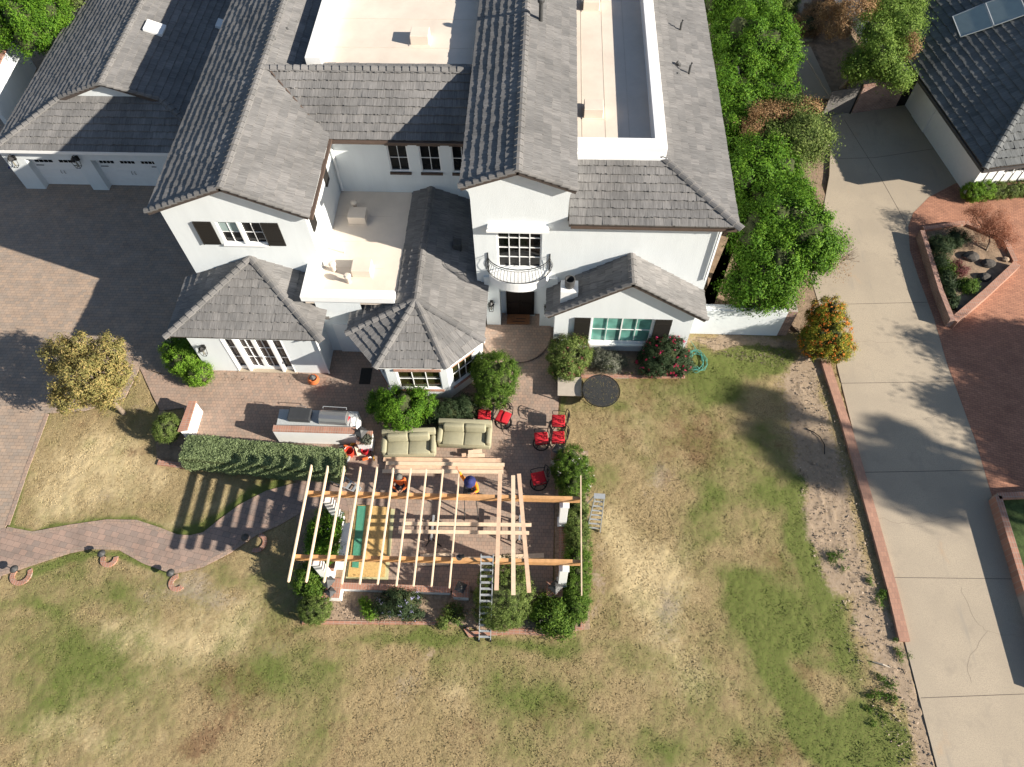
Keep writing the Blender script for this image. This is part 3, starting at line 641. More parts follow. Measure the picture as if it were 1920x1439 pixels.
boxpart('window_mullion', (WX0+wm-.05, WY-.03, winz0), (WX0+wm+.05, WY+.1, winz1), M['white'], house)
def shutter(x0, x1, y, z0, z1):
    mb = MB(); mb.b2((x0, y-.05, z0), (x1, y-.012, z1))
    for zz in (z0+.16*(z1-z0), z1-.16*(z1-z0)): mb.b2((x0, y-.075, zz-.05), (x1, y-.052, zz+.05))
    mb.b2((x0, y-.085, z0), (x0+.03, y-.052, z1)); mb.build('shutter', M['shutter'], house)
shutter(shL.x, ux(394.5, 415.6, WY), WY, winz0-.03, winz1+.02); shutter(ux(486.3, 417.4, WY)+.03, ux(520, 417.4, WY), WY, winz0-.03, winz1+.02)
boxpart('window_sill', (WX0+h_w[0]-.05, WY-.09, winz0-.07), (WX0+h_w[1]+.02, WY-.003, winz0-.004), M['white'], house)
YE = 19.92
roof('wing_roof_west', [(-15.33, BACK, 7.3), (-15.33, YE, 7.3), (RX, YE, RZ), (RX, BACK, RZ)], house, seed=2, lift=.055)
roof('wing_roof_east', [(-8.98, YE, 7.2), (-8.98, BACK, 7.2), (RX, BACK, RZ), (RX, YE, RZ)], house, seed=3, lift=.045)
caps('wing_ridge', [((RX, YE, RZ-.03), (RX, BACK, RZ-.03)), ((-15.33, YE+.06, 7.31), (RX-.1, YE+.06, RZ-.03), .14), ((-8.98, YE+.06, 7.21), (RX+.1, YE+.06, RZ-.03), .1)], house)
for px, py in ((608, 318), (584, 402)):
    d_ = Vector(ray(px, py)); q_ = Vector((0, 0, CAM_H))+d_*(-9.22/d_.x); boxpart('shutter', (-9.279, q_.y-.25, q_.z-.75), (-9.2, q_.y+.25, q_.z+.75), M['shutter'], house)
# ---- office bay with hipped roof
OX0, OX1, OY = -14.93, -9.42, 17.34
fz1 = aty(470, 637.5, OY).z; fl, fr_ = ux(412, 636, OY), ux(526, 638.7, OY)
mb = MB(); wall(mb, (OX0, OY), (OX1, OY), 0, 3.0, [(fl-OX0, fr_-OX0, .04, fz1)], .22); wall(mb, (OX1, OY), (OX1, WY), 0, 3.0); wall(mb, (OX0, WY), (OX0, OY), 0, 3.0)
mb.build('office_wall', M['stucco'], house)
fw = fr_-fl; P4 = [0, .20, .205, .50, .505, .80, .805, 1.0]
for i, (s0, s1, c) in enumerate(((.02, .19, 1), (.23, .50, 2), (.50, .77, 2), (.81, .98, 1))):
    nm = 'sidelight' if c == 1 else 'french_door'
    d = window(house, (OX0, OY), (OX1, OY), .06, fz1-.02, c, 3, fl-OX0+fw*s0, fl-OX0+fw*s1, .20, 'glass_screen', .055 if c == 1 else .085, .03, nm, kick=.12)
    if c == 2:
        sx = fl+fw*(.487 if i == 1 else .513); MB().box((sx, OY+.08, 1.0), (.03, .05, .16)).build('handle', M['steel'], d)
for s in (.0, .195, .775, .985): boxpart('door_post', (fl+fw*s, OY-.02, .05), (fl+fw*s+(.035 if s not in (.195, .775) else .10), OY+.2, fz1), M['white'], house)
boxpart('door_step', (fl-.05, OY-.06, 0), (fr_+.05, OY+.2, .05), M['concrete'], house)
ap = (-12.2, 20.19, 4.5); E0, E1, EY = -15.5, -9.02, 17.04; EZ = 3.04
roof('office_roof_front', [(E0, EY, EZ), (E1, EY, EZ), ap], house, seed=5, lift=.065)
roof('office_roof_west', [(E0, WY, EZ), (E0, EY, EZ), ap, (ap[0], WY, ap[2])], house, seed=6, lift=.06)
roof('office_roof_east', [(E1, EY, EZ), (E1, WY, EZ), (ap[0], WY, ap[2]), ap], house, seed=7, lift=.045)
caps('office_hip', [((E0-.05, EY-.03, EZ), (ap[0], ap[1], ap[2])), ((E1+.05, EY-.03, EZ), (ap[0], ap[1], ap[2]))], house)
# ---- recess: flat roof over courtyard rooms, connector wall behind
FZ = 3.8; RY = 24.85; PT = 4.15
rw = [(719,757,272), (779,818,272), (840,879,273)]
wz1 = aty(735, 272, RY).z; wz0 = aty(745, 322, RY).z; hs = []
for a, b, yy in rw: hs.append((ux(a, yy, RY)-WX1+.1, ux(b, yy, RY)-WX1+.1, wz0, wz1))
mb = MB(); wall(mb, (WX1, RY), (-2.7, RY), 0, 7.3, hs, .14); mb.build('recess_wall', M['stucco'], house)
for h in hs:
    window(house, (WX1, RY), (-2.7, RY), h[2], h[3], 2, 2, h[0], h[1])
    boxpart('brick_sill', (WX1+h[0]-.04, RY-.1, h[2]-.1), (WX1+h[1]+.04, RY-.003, h[2]-.002), M['trim'], house)
    boxpart('brick_lintel', (WX1+h[0]-.06, RY-.06, h[3]+.002), (WX1+h[1]+.06, RY-.003, h[3]+.25), M['trim'], house)
boxpart('low_flat_roof', (-9.8, 18.6, 3.5), (-5.6, RY, FZ), M['cream'], house)
boxpart('low_parapet', (-9.86, 18.42, 3.86), (-5.98, 18.86, PT), M['white'], house)
boxpart('low_parapet', (-9.86, 18.87, 3.3), (-9.3, WY-.01, PT), M['white'], house)
mb = MB(); wall(mb, (OX1, 18.595), (-7.5, 18.595), 0, 3.86); mb.build('courtyard_wall', M['stucco'], house)
boxpart('courtyard_door', (-9.0, 18.54, .02), (-8.1, 18.59, 2.1), M['white'], house)
boxpart('wall_vent', (-9.3, 18.55, 2.45), (-9.02, 18.59, 2.62), M['gate'], house)
# connector roof
CE, CEZ, CR, CRZ = 24.42, 7.12, 27.12, 8.58
roof('connector_roof_front', [(-9.0, CE, CEZ), (-2.6, CE, CEZ), (-2.6, CR, CRZ), (-9.0, CR, CRZ)], house, seed=8, lift=.065)
roof('connector_roof_valley', [(-9.0, CE, CEZ), (-9.0, CR, CRZ), (RX, CR, CRZ)], house, seed=8, lift=.065) if False else None
def valley_roof():
    # part of the connector slope that runs into the wing, bounded by the valley
    P = [(-9.0, CE, CEZ), (-9.0, CR, CRZ), (RX+.25, CR, CRZ)]
    o = roof('connector_roof_valley', [(-9.0, CE, CEZ), (-8.99, CE, CEZ), (-8.99, CR, CRZ), (RX+.15, CR, CRZ)], house, seed=9, lift=.065)
valley_roof()
roof('connector_roof_back', [(-2.6, 27.85, 8.25), (-9.9, 27.85, 8.25), (-9.9, CR, CRZ), (-2.6, CR, CRZ)], house, seed=10, lift=.05)
roof('valley_saddle', [(-10.1, 29.6, 7.75), (-10.1, CR+.1, 7.75), (RX+.1, CR+.1, 8.65), (RX+.1, 29.0, 8.65)], house, seed=11) if False else None
caps('connector_ridge', [((RX+.1, CR, CRZ-.03), (-2.7, CR, CRZ-.03))], house)
MB().bar((-9.0, CE-.07, CEZ-.06), (-2.8, CE-.07, CEZ-.06), .12, .12).bar((-8.92, YE, 7.12), (-8.92, CE, 7.12), .12, .12).build('gutter', M['trim'], house)
MB().bar((-8.99, CE+.02, CEZ+.05), (RX+.2, CR, CRZ+.05), .05, .03).build('valley_flashing', M['trim'], house)
MB().tube([(WX1+.12, RY-.06, 6.9), (WX1+.12, RY-.06, 3.9)], .05, 8).tube([(-9.36, 17.30, 2.8), (-9.36, 17.28, .1)], .04, 8).tube([(MX1_-.1, 20.24, 6.8), (MX1_-.1, 20.24, 3.6)], .04, 8).build('downpipe', M['white'], house)
# high west flat roof
boxpart('high_flat_roof', (-9.6, 27.6, 7.9), (-3.0, BACK, 8.25), M['cream'], house)
mb = MB(); mb.slab([(-10.2, 27.55, 7.2), (-9.55, 27.55, 7.2), (-9.55, BACK, 7.2), (-10.2, BACK, 7.2)], (0, 0, 1.55)); mb.build('west_parapet', M['white'], house)
mb = MB()
for k in range(5): mb.b2((-9.5, 29+k*2.1, 8.25), (-3.2, 29.03+k*2.1, 8.256))
for k in range(3): mb.b2((1.5+k*.95, 23.3, 7.75), (1.53+k*.95, 44, 7.757))
for k in range(3): mb.b2((-9.2, 20.3+k*1.5, 3.8), (-6.7, 20.32+k*1.5, 3.806))
mb.build('roof_seam', M['seam'], house)
# ---- central tower
TX0, TX1, TY = -2.74, .98, 20.3
tz = 8.55; pk = 9.42; px_ = -.93
dz1 = aty(973, 429, TY).z; dz0 = 4.0; d0, d1 = ux(930, 428.6, TY), ux(1017, 430, TY)
MX1 = 7.0
mb = MB()
wall(mb, (TX0, TY), (MX1, TY), 2.5, 6.9, [(d0-TX0, d1-TX0, dz0, dz1)], .16)
wall(mb, (TX0, 40), (TX0, TY), 0, 8.7)
wall(mb, (MX1, TY), (MX1, BACK), 0, 7.0)
# gable of the tower with flared corbels
mb.face([(TX0, TY, 6.9), (TX1, TY, 6.9), (TX1, TY, 8.0), (TX1+.04, TY, 8.3), (TX1+.2, TY, 8.5), (px_, TY, pk), (TX0-.2, TY, 8.5), (TX0-.04, TY, 8.3), (TX0, TY, 8.0)])
mb.face([(TX1, TY, 6.9), (TX1, TY+3, 6.9), (TX1, TY+3, 8.5), (TX1, TY, 8.5)])
mb.build('main_wall', M['stucco'], house)
roof('tower_roof_west', [(-3.06, BACK, 8.78), (-3.06, 20.02, 8.78), (px_, 20.02, 9.6), (px_, BACK, 9.6)], house, seed=12, lift=.055)
roof('tower_roof_east', [(1.24, 20.02, 8.72), (1.24, BACK, 8.72), (px_, BACK, 9.6), (px_, 20.02, 9.6)], house, seed=13, lift=.045)
caps('tower_ridge', [((px_, 20.02, 9.57), (px_, BACK, 9.57)), ((-3.06, 20.08, 8.78), (px_-.1, 20.08, 9.58), .13), ((1.24, 20.08, 8.72), (px_+.1, 20.08, 9.58), .09)], house)
balcony_door = window(house, (TX0, TY), (MX1, TY), dz0, dz1, 4, 4, d0-TX0, d1-TX0, .14, 'glass', .07, .04, 'balcony_door')
mb = MB(); aw = (ux(912, 418, TY), ux(1030, 418, TY)); mb.b2((aw[0], TY-.28, dz1+.02), (aw[1], TY-.003, dz1+.12)); mb.b2((aw[0]+.05, TY-.22, dz1+.12), (aw[1]-.05, TY-.003, dz1+.24)); mb.build('door_cornice', M['white'], house)
# ---- balcony
bcx = (TX0+.62+.98-.62)/2; bcx = -.93; BR = 1.28
arc = [(bcx+BR*math.cos(t), TY-.02-.78*math.sin(t)) for t in np.linspace(math.pi, 0, 25)]
bal = MB().prism([(bcx-BR, TY-.004)]+[(p[0], p[1]) for p in arc][1:-1]+[(bcx+BR, TY-.004)], 3.42, 3.92).build('balcony', M['white'], house)
bal.location = (0, 0, 0)
mb = MB()
rail = [Vector((p[0], p[1], 4.86)) for p in arc]; low = [Vector((p[0]*1.0, p[1], 4.0)) for p in arc]
mb.tube(rail, .022, 6); mb.tube(low, .018, 6); mb.tube([p-Vector((0, 0, .12)) for p in rail], .012, 5)
for k in range(29):
    t = math.pi*(1-k/28.); c_, s_ = math.cos(t), math.sin(t); pts = []
    for zz, o_ in ((4.0, 0), (4.15, .09), (4.35, .13), (4.55, .06), (4.74, 0)): pts.append((bcx+(BR+o_)*c_, TY-.02-(.78+o_)*s_, zz))
    mb.tube(pts, .009, 4)
for p in (rail[0], rail[-1]): mb.tube([p+Vector((0, 0, -.9)), p+Vector((0, 0, .12))], .028, 6); mb.tube([p, p+Vector((0, .16, .0))], .02, 6)
mb.build('railing', M['black'], bal)
# ---- entry porch
ey = 20.95; eo0, eo1 = at(939.4, 611).x, at(1011, 613).x
mb = MB(); wall(mb, (TX0+.3, TY-.1), (.72, TY-.1), 0, 3.45, [(eo0-TX0-.3, eo1-TX0-.3, 0, 3.0)], .75); mb.b2((TX0+.3, TY-.1, 3.45), (.72, TY+.02, 3.5)); mb.build('porch_wall', M['stucco'], house)
boxpart('porch_side', (.70, TY-.09, 0), (.74, TY+.6, 3.4), M['stucco'], house)
boxpart('porch_back', (eo0-.1, ey, 0), (eo1+.1, ey+.08, 3.2), M['stucco'], house)
dr = MB().b2((-1.55, ey-.09, .05), (-.27, ey-.05, 2.75))
for (a_, b_) in ((-1.5, -.94), (-.89, -.32)):
    for z0_, z1_ in ((.2, .95), (1.1, 1.9), (2.0, 2.6)): dr.b2((a_+.06, ey-.115, z0_), (b_-.06, ey-.091, z1_), .01)
dr = dr.build('front_door', M['door'], house)
MB().box((-.88, ey-.14, 1.05), (.03, .04, .25)).build('handle', M['black'], dr)
boxpart('door_sill', (-1.6, ey-.14, 0), (-.22, ey-.04, .045), M['counter'], house)
# ---- east block
EX1, EYE, EZE = 7.5, 19.98, 7.02; hp = (4.42, 23.0, 7.98)
roof('east_roof_front', [(1.02, EYE, EZE), (EX1, EYE, EZE), hp, (1.02, 23.0, 7.98)], house, seed=14, lift=.065)
roof('east_roof_side', [(EX1, EYE, EZE), (EX1, BACK, EZE), (4.42, BACK, 7.98), hp], house, seed=15, lift=.045)
caps('east_hip', [((EX1+.05, EYE-.05, EZE), hp)], house)
MB().bar((1.1, EYE+.03, EZE-.17), (EX1-.05, EYE+.03, EZE-.17), .05, .12).build('fascia', M['trim'], house)
boxpart('east_flat_roof', (1.0, 23.1, 7.3), (4.5, BACK, 7.75), M['cream'], house)
boxpart('east_parapet_front', (1.1, 22.72, 7.6), (4.74, 23.28, 8.42), M['white'], house, .02)
boxpart('east_parapet_side', (4.28, 23.285, 7.6), (4.74, BACK, 8.42), M['white'], house, .02)
boxpart('parapet_base', (1.1, 22.62, 7.6), (4.8, 22.715, 7.98), M['white'], house)
# ---- east gable room
GY = 18.98; GX0, GX1, GR = .65, 6.57, 3.66
gw = (ux(1113, 598, GY)-.06, ux(1225, 600, GY)+.04); gz1 = aty(1150, 597, GY).z; gz0 = .62
mb = MB(); wall(mb, (GX0, GY), (GX1, GY), 0, 3.02, [(gw[0]-GX0, gw[1]-GX0, gz0, gz1)], .14, [(GX1-GX0, 3.04), (GR-GX0, 5.02), (0, 3.04)])
wall(mb, (GX0, TY+.4), (GX0, GY), 0, 3.02); wall(mb, (GX1, GY), (GX1, TY), 0, 3.02); mb.build('gable_room_wall', M['stucco'], house)
window(house, (GX0, GY), (GX1, GY), gz0, gz1, 4, 2, gw[0]-GX0, gw[1]-GX0, .12, 'glass_green', .06, .024, splits=(2,))
boxpart('window_sill', (gw[0]-.05, GY-.12, gz0-.1), (gw[1]+.05, GY-.003, gz0-.004), M['white'], house)
shutter(ux(1078, 596, GY), gw[0]-.06, GY, gz0-.05, gz1); shutter(gw[1]+.06, ux(1261, 601, GY), GY, gz0-.05, gz1)
GE = 18.72
roof('gable_roof_west', [(.28, TY, 2.82), (.28, GE, 2.82), (GR, GE, 5.1), (GR, TY, 5.1)], house, seed=16, lift=.05)
roof('gable_roof_east', [(7.02, GE, 2.82), (7.02, TY, 2.82), (GR, TY, 5.1), (GR, GE, 5.1)], house, seed=17, lift=.045)
caps('gable_ridge', [((GR, GE, 5.07), (GR, TY, 5.07)), ((.28, GE+.06, 2.84), (GR-.1, GE+.06, 5.08), .13), ((7.02, GE+.06, 2.84), (GR+.1, GE+.06, 5.08), .10)], house)
# chimney
c0 = at(1067, 545, 3.6); ch = MB().b2((c0.x-.36, 19.1, 3.0), (c0.x+.36, 19.72, 4.02), .01).build('chimney', M['white'], house)
fc = Vector((c0.x, 19.42, 4.0)); MB().lathe([(.17, 0), (.20, .05), (.22, .45), (.18, .46), (.16, .3), (.15, .2)], fc, 20).build('flue', M['pipe'], ch)
# ---- living room roof and hexagonal bay
LR = -4.98; LRZ = 4.42; LY = 18.0; EL, ER, LEZ = -8.06, -2.27, 2.93
LRZ = 4.15; A0 = at(779, 562, LRZ); LR, LY = A0.x, A0.y
cL = at(650, 626, LEZ); c1 = at(703, 690, LEZ); c2 = at(838, 691, LEZ); cR = at(908, 640, LEZ)
EL, ER = cL.x, cR.x; sl_ = (LRZ-LEZ)/(LR-EL)
zat = lambda xx: LRZ-(LRZ-LEZ)*(LR-xx)/(LR-EL)
roof('living_roof_west_back', [(-6.9, RY, zat(-6.9)), (-6.9, LY-.0, zat(-6.9)), (LR, LY, LRZ), (LR, RY, LRZ)], house, seed=18, lift=.06)
roof('living_roof_west', [(EL, 19.3, LEZ), (EL, cL.y, LEZ), (LR, LY, LRZ), (-6.895, 19.3, zat(-6.895))], house, seed=19, lift=.06)
roof('living_roof_east', [(ER, cR.y, LEZ), (ER, RY, LEZ), (LR, RY, LRZ), (LR, LY, LRZ)], house, seed=20, lift=.045)
roof('bay_roof_west', [cL, c1, A0], house, seed=21, lift=.06)
roof('bay_roof_front', [c1, c2, A0], house, seed=22, lift=.065)
roof('bay_roof_east', [c2, cR, A0], house, seed=23, lift=.045)
caps('bay_hip', [(cL, A0), (c1, A0), (c2, A0), (cR, A0), ((LR, LY, LRZ-.02), (LR, RY, LRZ-.02))], house, w=.15)
ins = .32
b0 = (cL.x+ins, 18.85); b1 = (cL.x+ins, 18.35); b2 = (c1.x+.26, c1.y+.33); b3 = (c2.x-.10, c2.y+.33); b4 = (cR.x-.30, cR.y+.13); b5 = (cR.x-.30, TY)
mb = MB()
def seg(a, b): return math.hypot(b[0]-a[0], b[1]-a[1])
s12, s23, s34 = seg(b1, b2), seg(b2, b3), seg(b3, b4)
wall(mb, b1, b2, 0, 2.86, [(.95, s12-.25, .75, 2.2)]); wall(mb, b2, b3, 0, 2.86, [(.42, s23-.30, .75, 2.2)]); wall(mb, b3, b4, 0, 2.86, [(.25, s34-.28, .75, 2.25)]); wall(mb, b4, b5, 0, 2.86)
mb.build('bay_wall', M['stucco'], house)
def bayw(a, b, u0, u1, z1, c):
    window(house, a, b, .75, z1, c, 2, u0, u1, .12, 'glass_garden_reflection', .05, .026)
    A, B = Vector((*a, 0)), Vector((*b, 0)); u = (B-A).normalized(); n = Vector((u.y, -u.x, 0)); R = Matrix((u, -n, Vector((0, 0, 1)))).transposed()
    for zz, nm, hh in ((.68, 'brick_sill', .1), (z1+.08, 'brick_lintel', .13)):
        MB().box(A+u*(u0+u1)/2+n*.035+Vector((0, 0, zz)), (u1-u0+.12, .064, hh), R).build(nm, M['brick_face'], house)
bayw(b1, b2, .95, s12-.25, 2.2, 2); bayw(b2, b3, .42, s23-.30, 2.2, 3); bayw(b3, b4, .25, s34-.28, 2.25, 3)
mb = MB()
for a, b in ((cL, c1), (c1, c2), (c2, cR)): mb.bar(Vector(a)+Vector((0, .12, -.16)), Vector(b)+Vector((0, .12, -.16)), .06, .14)
mb.build('bay_fascia', M['white'], house)
# ---- roof furniture
def ventbox(x, y, z, sx=.62, sy=.55, h=.42, m_='cream'):
    mb = MB(); mb.b2((x-sx/2, y-sy/2, z+.02), (x+sx/2, y+sy/2, z+h), .02); mb.b2((x-sx/2-.06, y-sy/2-.06, z), (x+sx/2+.06, y+sy/2+.06, z+.03)); return mb.build('roof_vent', M[m_], house)
for px, py, z, s in ((789,77,8.25,.8), (673,412,3.8,.78), (681,510,3.8,.8), (1112,213,7.75,.78), (1108,14,7.75,.75)):
    p = at(px, py, z); ventbox(p.x, p.y, z, s, s*.85, .45)
for px, py, z in ((667,393,3.8), (627,508,3.8), (655,530,3.8)):
    p = at(px, py, z); MB().lathe([(.09, 0), (.09, .3), (.14, .34), (.16, .44), (.10, .52), (.02, .53)], p, 14).build('roof_vent', M['cream'], house)
p = at(646, 475, 3.8); MB().tube([p, p+Vector((0, 0, .55)), p+Vector((-.06, 0, .6))], .018, 6).build('vent_pipe', M['cream'], house)
def stub(px, py, z, h=.5, r=.045, elbow=(0, 0), m_='pipe'):
    p = at(px, py, z); MB().tube([p-Vector((0, 0, .15)), p+Vector((0, 0, h)), p+Vector((elbow[0], elbow[1], h+.08))], r, 8).build('vent_pipe', M[m_], house)
for a in ((1274,64,7.3,.55,.05,(.05,.08)), (1290,146,7.25,.6,.05,(.06,.08)), (1271,132,7.35,.3,.09,(-.1,.02)), (1272,149,7.35,.2,.07,(-.1,.02)), (543,68,8.1,.3,.06,(-.05,.05)), (560,54,8.0,.25,.06,(-.05,.05)), (519,85,8.3,.3,.04,(-.05,.02))): stub(*a)
p = at(1014, 42, 9.3); MB().lathe([(.09, -.2), (.09, .85), (.15, .9), (.16, 1.02), (.08, 1.1)], p, 14).build('vent_pipe', M['pipe'], house)
for px, py, z in ((484,242,8.0), (1277,243,7.35), (480,244,8.0)): p = at(px, py, z)
p = at(858, 460, 3.7); MB().b2(p-Vector((.18, .2, .2)), p+Vector((.18, .2, .22)), .03).build('roof_vent', M['pipe'], house)
p = at(532, 512, 4.1)
# security lamp on the office fascia, meter by porch
MB().box((-10.35, 17.28, 2.78), (.28, .1, .1)).build('flood_lamp', M['white'], house)

# wall lanterns of the house: things that hang on it
lantern('wall_lantern', aty(383, 651, OY-.02), 'black wall lantern left of the french doors, sunlit, throwing a long shadow')
lantern('wall_lantern', aty(921.5, 568, TY-.12), 'black wall lantern on the porch pillar left of the dark front door')
lantern('wall_lantern', aty(1026, 572, TY-.12), 'black wall lantern right of the dark front door, half under the gable eave')

# ---- garage
garage = empty('garage', (0, 0, 0), 0, 'white garage with grey tiled dutch gable roof and two carriage doors', 'garage')
GAY = 28.5; gx0 = -27.74
mb = MB(); dh = 2.05
xs = [at(88, 353).x, at(176, 356).x, at(205, 357).x]; d2x = xs[2]+2.75+.0
wall(mb, (gx0, GAY), (-15.5, GAY), 0, 2.75, [(xs[0]-gx0, xs[1]-gx0, 0, dh), (xs[2]-gx0, xs[2]-gx0+3.3, 0, dh), (xs[2]-gx0+4.2, xs[2]-gx0+7.2, 0, dh)], .42)
wall(mb, (gx0, BACK), (gx0, GAY), 0, 2.9); mb.build('garage_wall', M['stucco'], garage)
for x0, x1 in ((xs[0], xs[1]), (xs[2], xs[2]+3.3), (xs[2]+4.2, xs[2]+7.2)):
    mb = MB(); y = GAY+.38; mb.b2((x0, y, .02), (x1, y+.04, dh))
    for k in range(5): zz = .02+k*dh/4.0; mb.b2((x0, y-.012, zz), (x1, y-.001, zz+.02)) if zz < dh else None
    dd = mb.build('garage_door', M['white'], garage)
    n_ = 3 if x1-x0 > 3.1 else 2; pw = (x1-x0)/n_; mb = MB()
    for k in range(n_):
        for j in range(4):
            a_ = x0+pw*k+.16+(pw-.32)*j/4; mb.b2((a_, y-.02, dh-.5), (a_+(pw-.32)/4-.04, y-.002, dh-.17))
    mb.build('door_lights', M['glass'], dd)
    mb = MB(); mb.b2((x0+.1, y-.03, dh-.72), (x0+.5, y-.013, dh-.68)); mb.b2((x1-.5, y-.03, dh-.72), (x1-.1, y-.013, dh-.68))
    xm = (x0+x1)/2
    for s in (-.09, .09): mb.tube([(xm+s, y-.015, dh-1.02), (xm+s, y-.06, dh-1.08), (xm+s, y-.06, dh-1.2), (xm+s, y-.015, dh-1.25)], .012, 5)
    mb.build('door_ironwork', M['black'], dd)
gE0, gE1, gEZ, gRx, gRz, gGy = -27.72, -16.0, 2.9, -21.86, 5.15, 30.75
sz = 2.9+.5*(gGy-28.18)
sx0 = gE0+(sz-gEZ)/(gRz-gEZ)*(gRx-gE0); sx1 = gE1-(sz-gEZ)/(gRz-gEZ)*(gE1-gRx)
roof('garage_roof_skirt', [(gE0, 28.18, gEZ), (gE1, 28.18, gEZ), (sx1, gGy, sz), (sx0, gGy, sz)], garage, seed=24, lift=.065)
roof('garage_roof_west', [(gE0, BACK, gEZ), (gE0, 28.18, gEZ), (sx0, gGy, sz), (sx0, BACK, sz)], garage, seed=25, lift=.055)
roof('garage_roof_west', [(sx0, BACK, sz), (sx0, gGy-.25, sz), (gRx, gGy-.25, gRz), (gRx, BACK, gRz)], garage, seed=25, lift=.055)
roof('garage_roof_east', [(gE1, 28.18, gEZ), (gE1, BACK, gEZ), (sx1, BACK, sz), (sx1, gGy, sz)], garage, seed=26, lift=.045)
roof('garage_roof_east', [(sx1, gGy-.25, sz), (sx1, BACK, sz), (gRx, BACK, gRz), (gRx, gGy-.25, gRz)], garage, seed=26, lift=.045)
caps('garage_ridge', [((gRx, gGy-.3, gRz-.03), (gRx, BACK, gRz-.03)), ((gE0, 28.16, gEZ), (sx0, gGy, sz)), ((gE1, 28.16, gEZ), (sx1, gGy, sz)), ((sx0, gGy-.1, sz+.02), (gRx, gGy-.25, gRz-.02), .13), ((sx1, gGy-.1, sz+.02), (gRx, gGy-.25, gRz-.02), .10)], garage)
MB().face([(sx0, gGy+.02, sz), (sx1, gGy+.02, sz), (gRx, gGy+.02, gRz-.06)]).build('gable_wall', M['stucco'], garage)
boxpart('eave_board', (gE0, 28.14, gEZ-.14), (gE1, 28.17, gEZ+.02), M['white'], garage)
boxpart('soffit', (gE0+.1, 28.18, gEZ-.2), (gE1, GAY+.01, gEZ-.17), M['white'], garage)
def onplane(px, py, A, B, C, lift=.1):
    A, B, C = Vector(A), Vector(B), Vector(C); n = (B-A).cross(C-A).normalized(); n = n if n.z > 0 else -n
    d = Vector(ray(px, py)); O_ = Vector((0, 0, CAM_H)); return O_+d*((A+n*lift-O_).dot(n)/d.dot(n))
for (px, py, sx_, sy_) in ((290, 53, .95, .85), (415, 46, .5, .7)):
    p = onplane(px, py, (gE1, 28, gEZ), (gE1, 40, gEZ), (gRx, 30, gRz), .12)
    MB().box(p, (sx_, sy_, .16), Matrix.Rotation(math.atan2(gRz-gEZ, gE1-gRx), 3, 'Y'), .02).build('skylight', M['white'], garage)
lantern('wall_lantern', aty(28, 297, GAY-.02), 'black wall lantern on the outermost garage pier at the left frame edge', s=1.2)
lantern('wall_lantern', aty(146, 298, GAY-.02), 'black wall lantern in shade between the two garage doors', s=1.2)
t = empty('wheelie_bin', (-28.05, 29.3, 0), .1, 'dark wheeled bin beside the left corner of the garage', 'bin')
MB().lathe([(.28, .08), (.38, .95)], (0, 0, 0), 4).build('bin_body', M['black'], t); MB().box((0, 0, 1.0), (.66, .66, .08), None, .03).build('lid', M['navy'], t)
for s in (-.25, .25): MB().tube([(s-.03, .28, .1), (s+.03, .28, .1)], .1, 12).build('wheel', M['white'], t)

# ================================================================== PLANTS
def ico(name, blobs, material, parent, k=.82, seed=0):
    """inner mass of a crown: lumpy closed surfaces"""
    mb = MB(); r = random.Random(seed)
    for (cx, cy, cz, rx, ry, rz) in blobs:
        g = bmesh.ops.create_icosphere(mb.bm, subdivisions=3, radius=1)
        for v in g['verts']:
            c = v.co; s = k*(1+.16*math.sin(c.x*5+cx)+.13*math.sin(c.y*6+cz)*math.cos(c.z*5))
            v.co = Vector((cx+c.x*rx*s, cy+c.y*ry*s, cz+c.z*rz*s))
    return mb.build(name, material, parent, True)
def leafcloud(name, blobs, n, size, material, parent=None, clump=.28, nclump=60, seed=0, shell=.25, zmin=.02, spiky=0, ptsonly=None):
    """thousands of small bent leaves gathered in clumps over lobes"""
    r = np.random.default_rng(seed); vol = np.array([(b[3]*b[4]+b[4]*b[5]+b[3]*b[5]) for b in blobs]); cnt = np.maximum(1, (vol/vol.sum()*n).astype(int)); C = []; Nn = []
    for b, m_ in zip(blobs, cnt):
        c = np.array(b[:3]); R = np.array(b[3:6]); k = max(6, int(nclump*m_/n)) if len(blobs) > 1 else nclump
        d = r.normal(size=(k, 3)); d /= np.linalg.norm(d, axis=1)[:, None]; cc = c+d*R*(1+r.uniform(-shell, .10, (k, 1)))
        idx = r.integers(0, k, m_); cs = clump*r.uniform(.6, 1.3, (k, 1)); off = r.normal(size=(m_, 3))*.5*cs[idx]
        p = cc[idx]+off; C.append(p); nn = d[idx]*1.0+off/(cs[idx]+1e-6)*.8; Nn.append(nn)
    C = np.concatenate(C); Nn = np.concatenate(Nn); ok = C[:, 2] > zmin; C = C[ok]; Nn = Nn[ok]; n = len(C)
    Nn = Nn+r.normal(size=(n, 3))*.55+np.array([0, 0, .35]); Nn /= np.linalg.norm(Nn, axis=1)[:, None]
    t = np.cross(Nn, r.normal(size=(n, 3))); t /= np.linalg.norm(t, axis=1)[:, None]; b = np.cross(Nn, t)
    s = size*r.uniform(.6, 1.35, (n, 1)); wd = .42
    A = C-t*s*.5; B = C+b*s*wd*.5+Nn*s*.06; D = C+t*s*.55-Nn*s*.10; E_ = C-b*s*wd*.5+Nn*s*.06
    V = np.stack([A, B, D, E_], 1).reshape(-1, 3); F = np.arange(4*n).reshape(n, 4)
    return npmesh(name, V, F, 4, material, parent)
def setlabel(t, label, cat, group=None): return tag(t, label, cat, group)
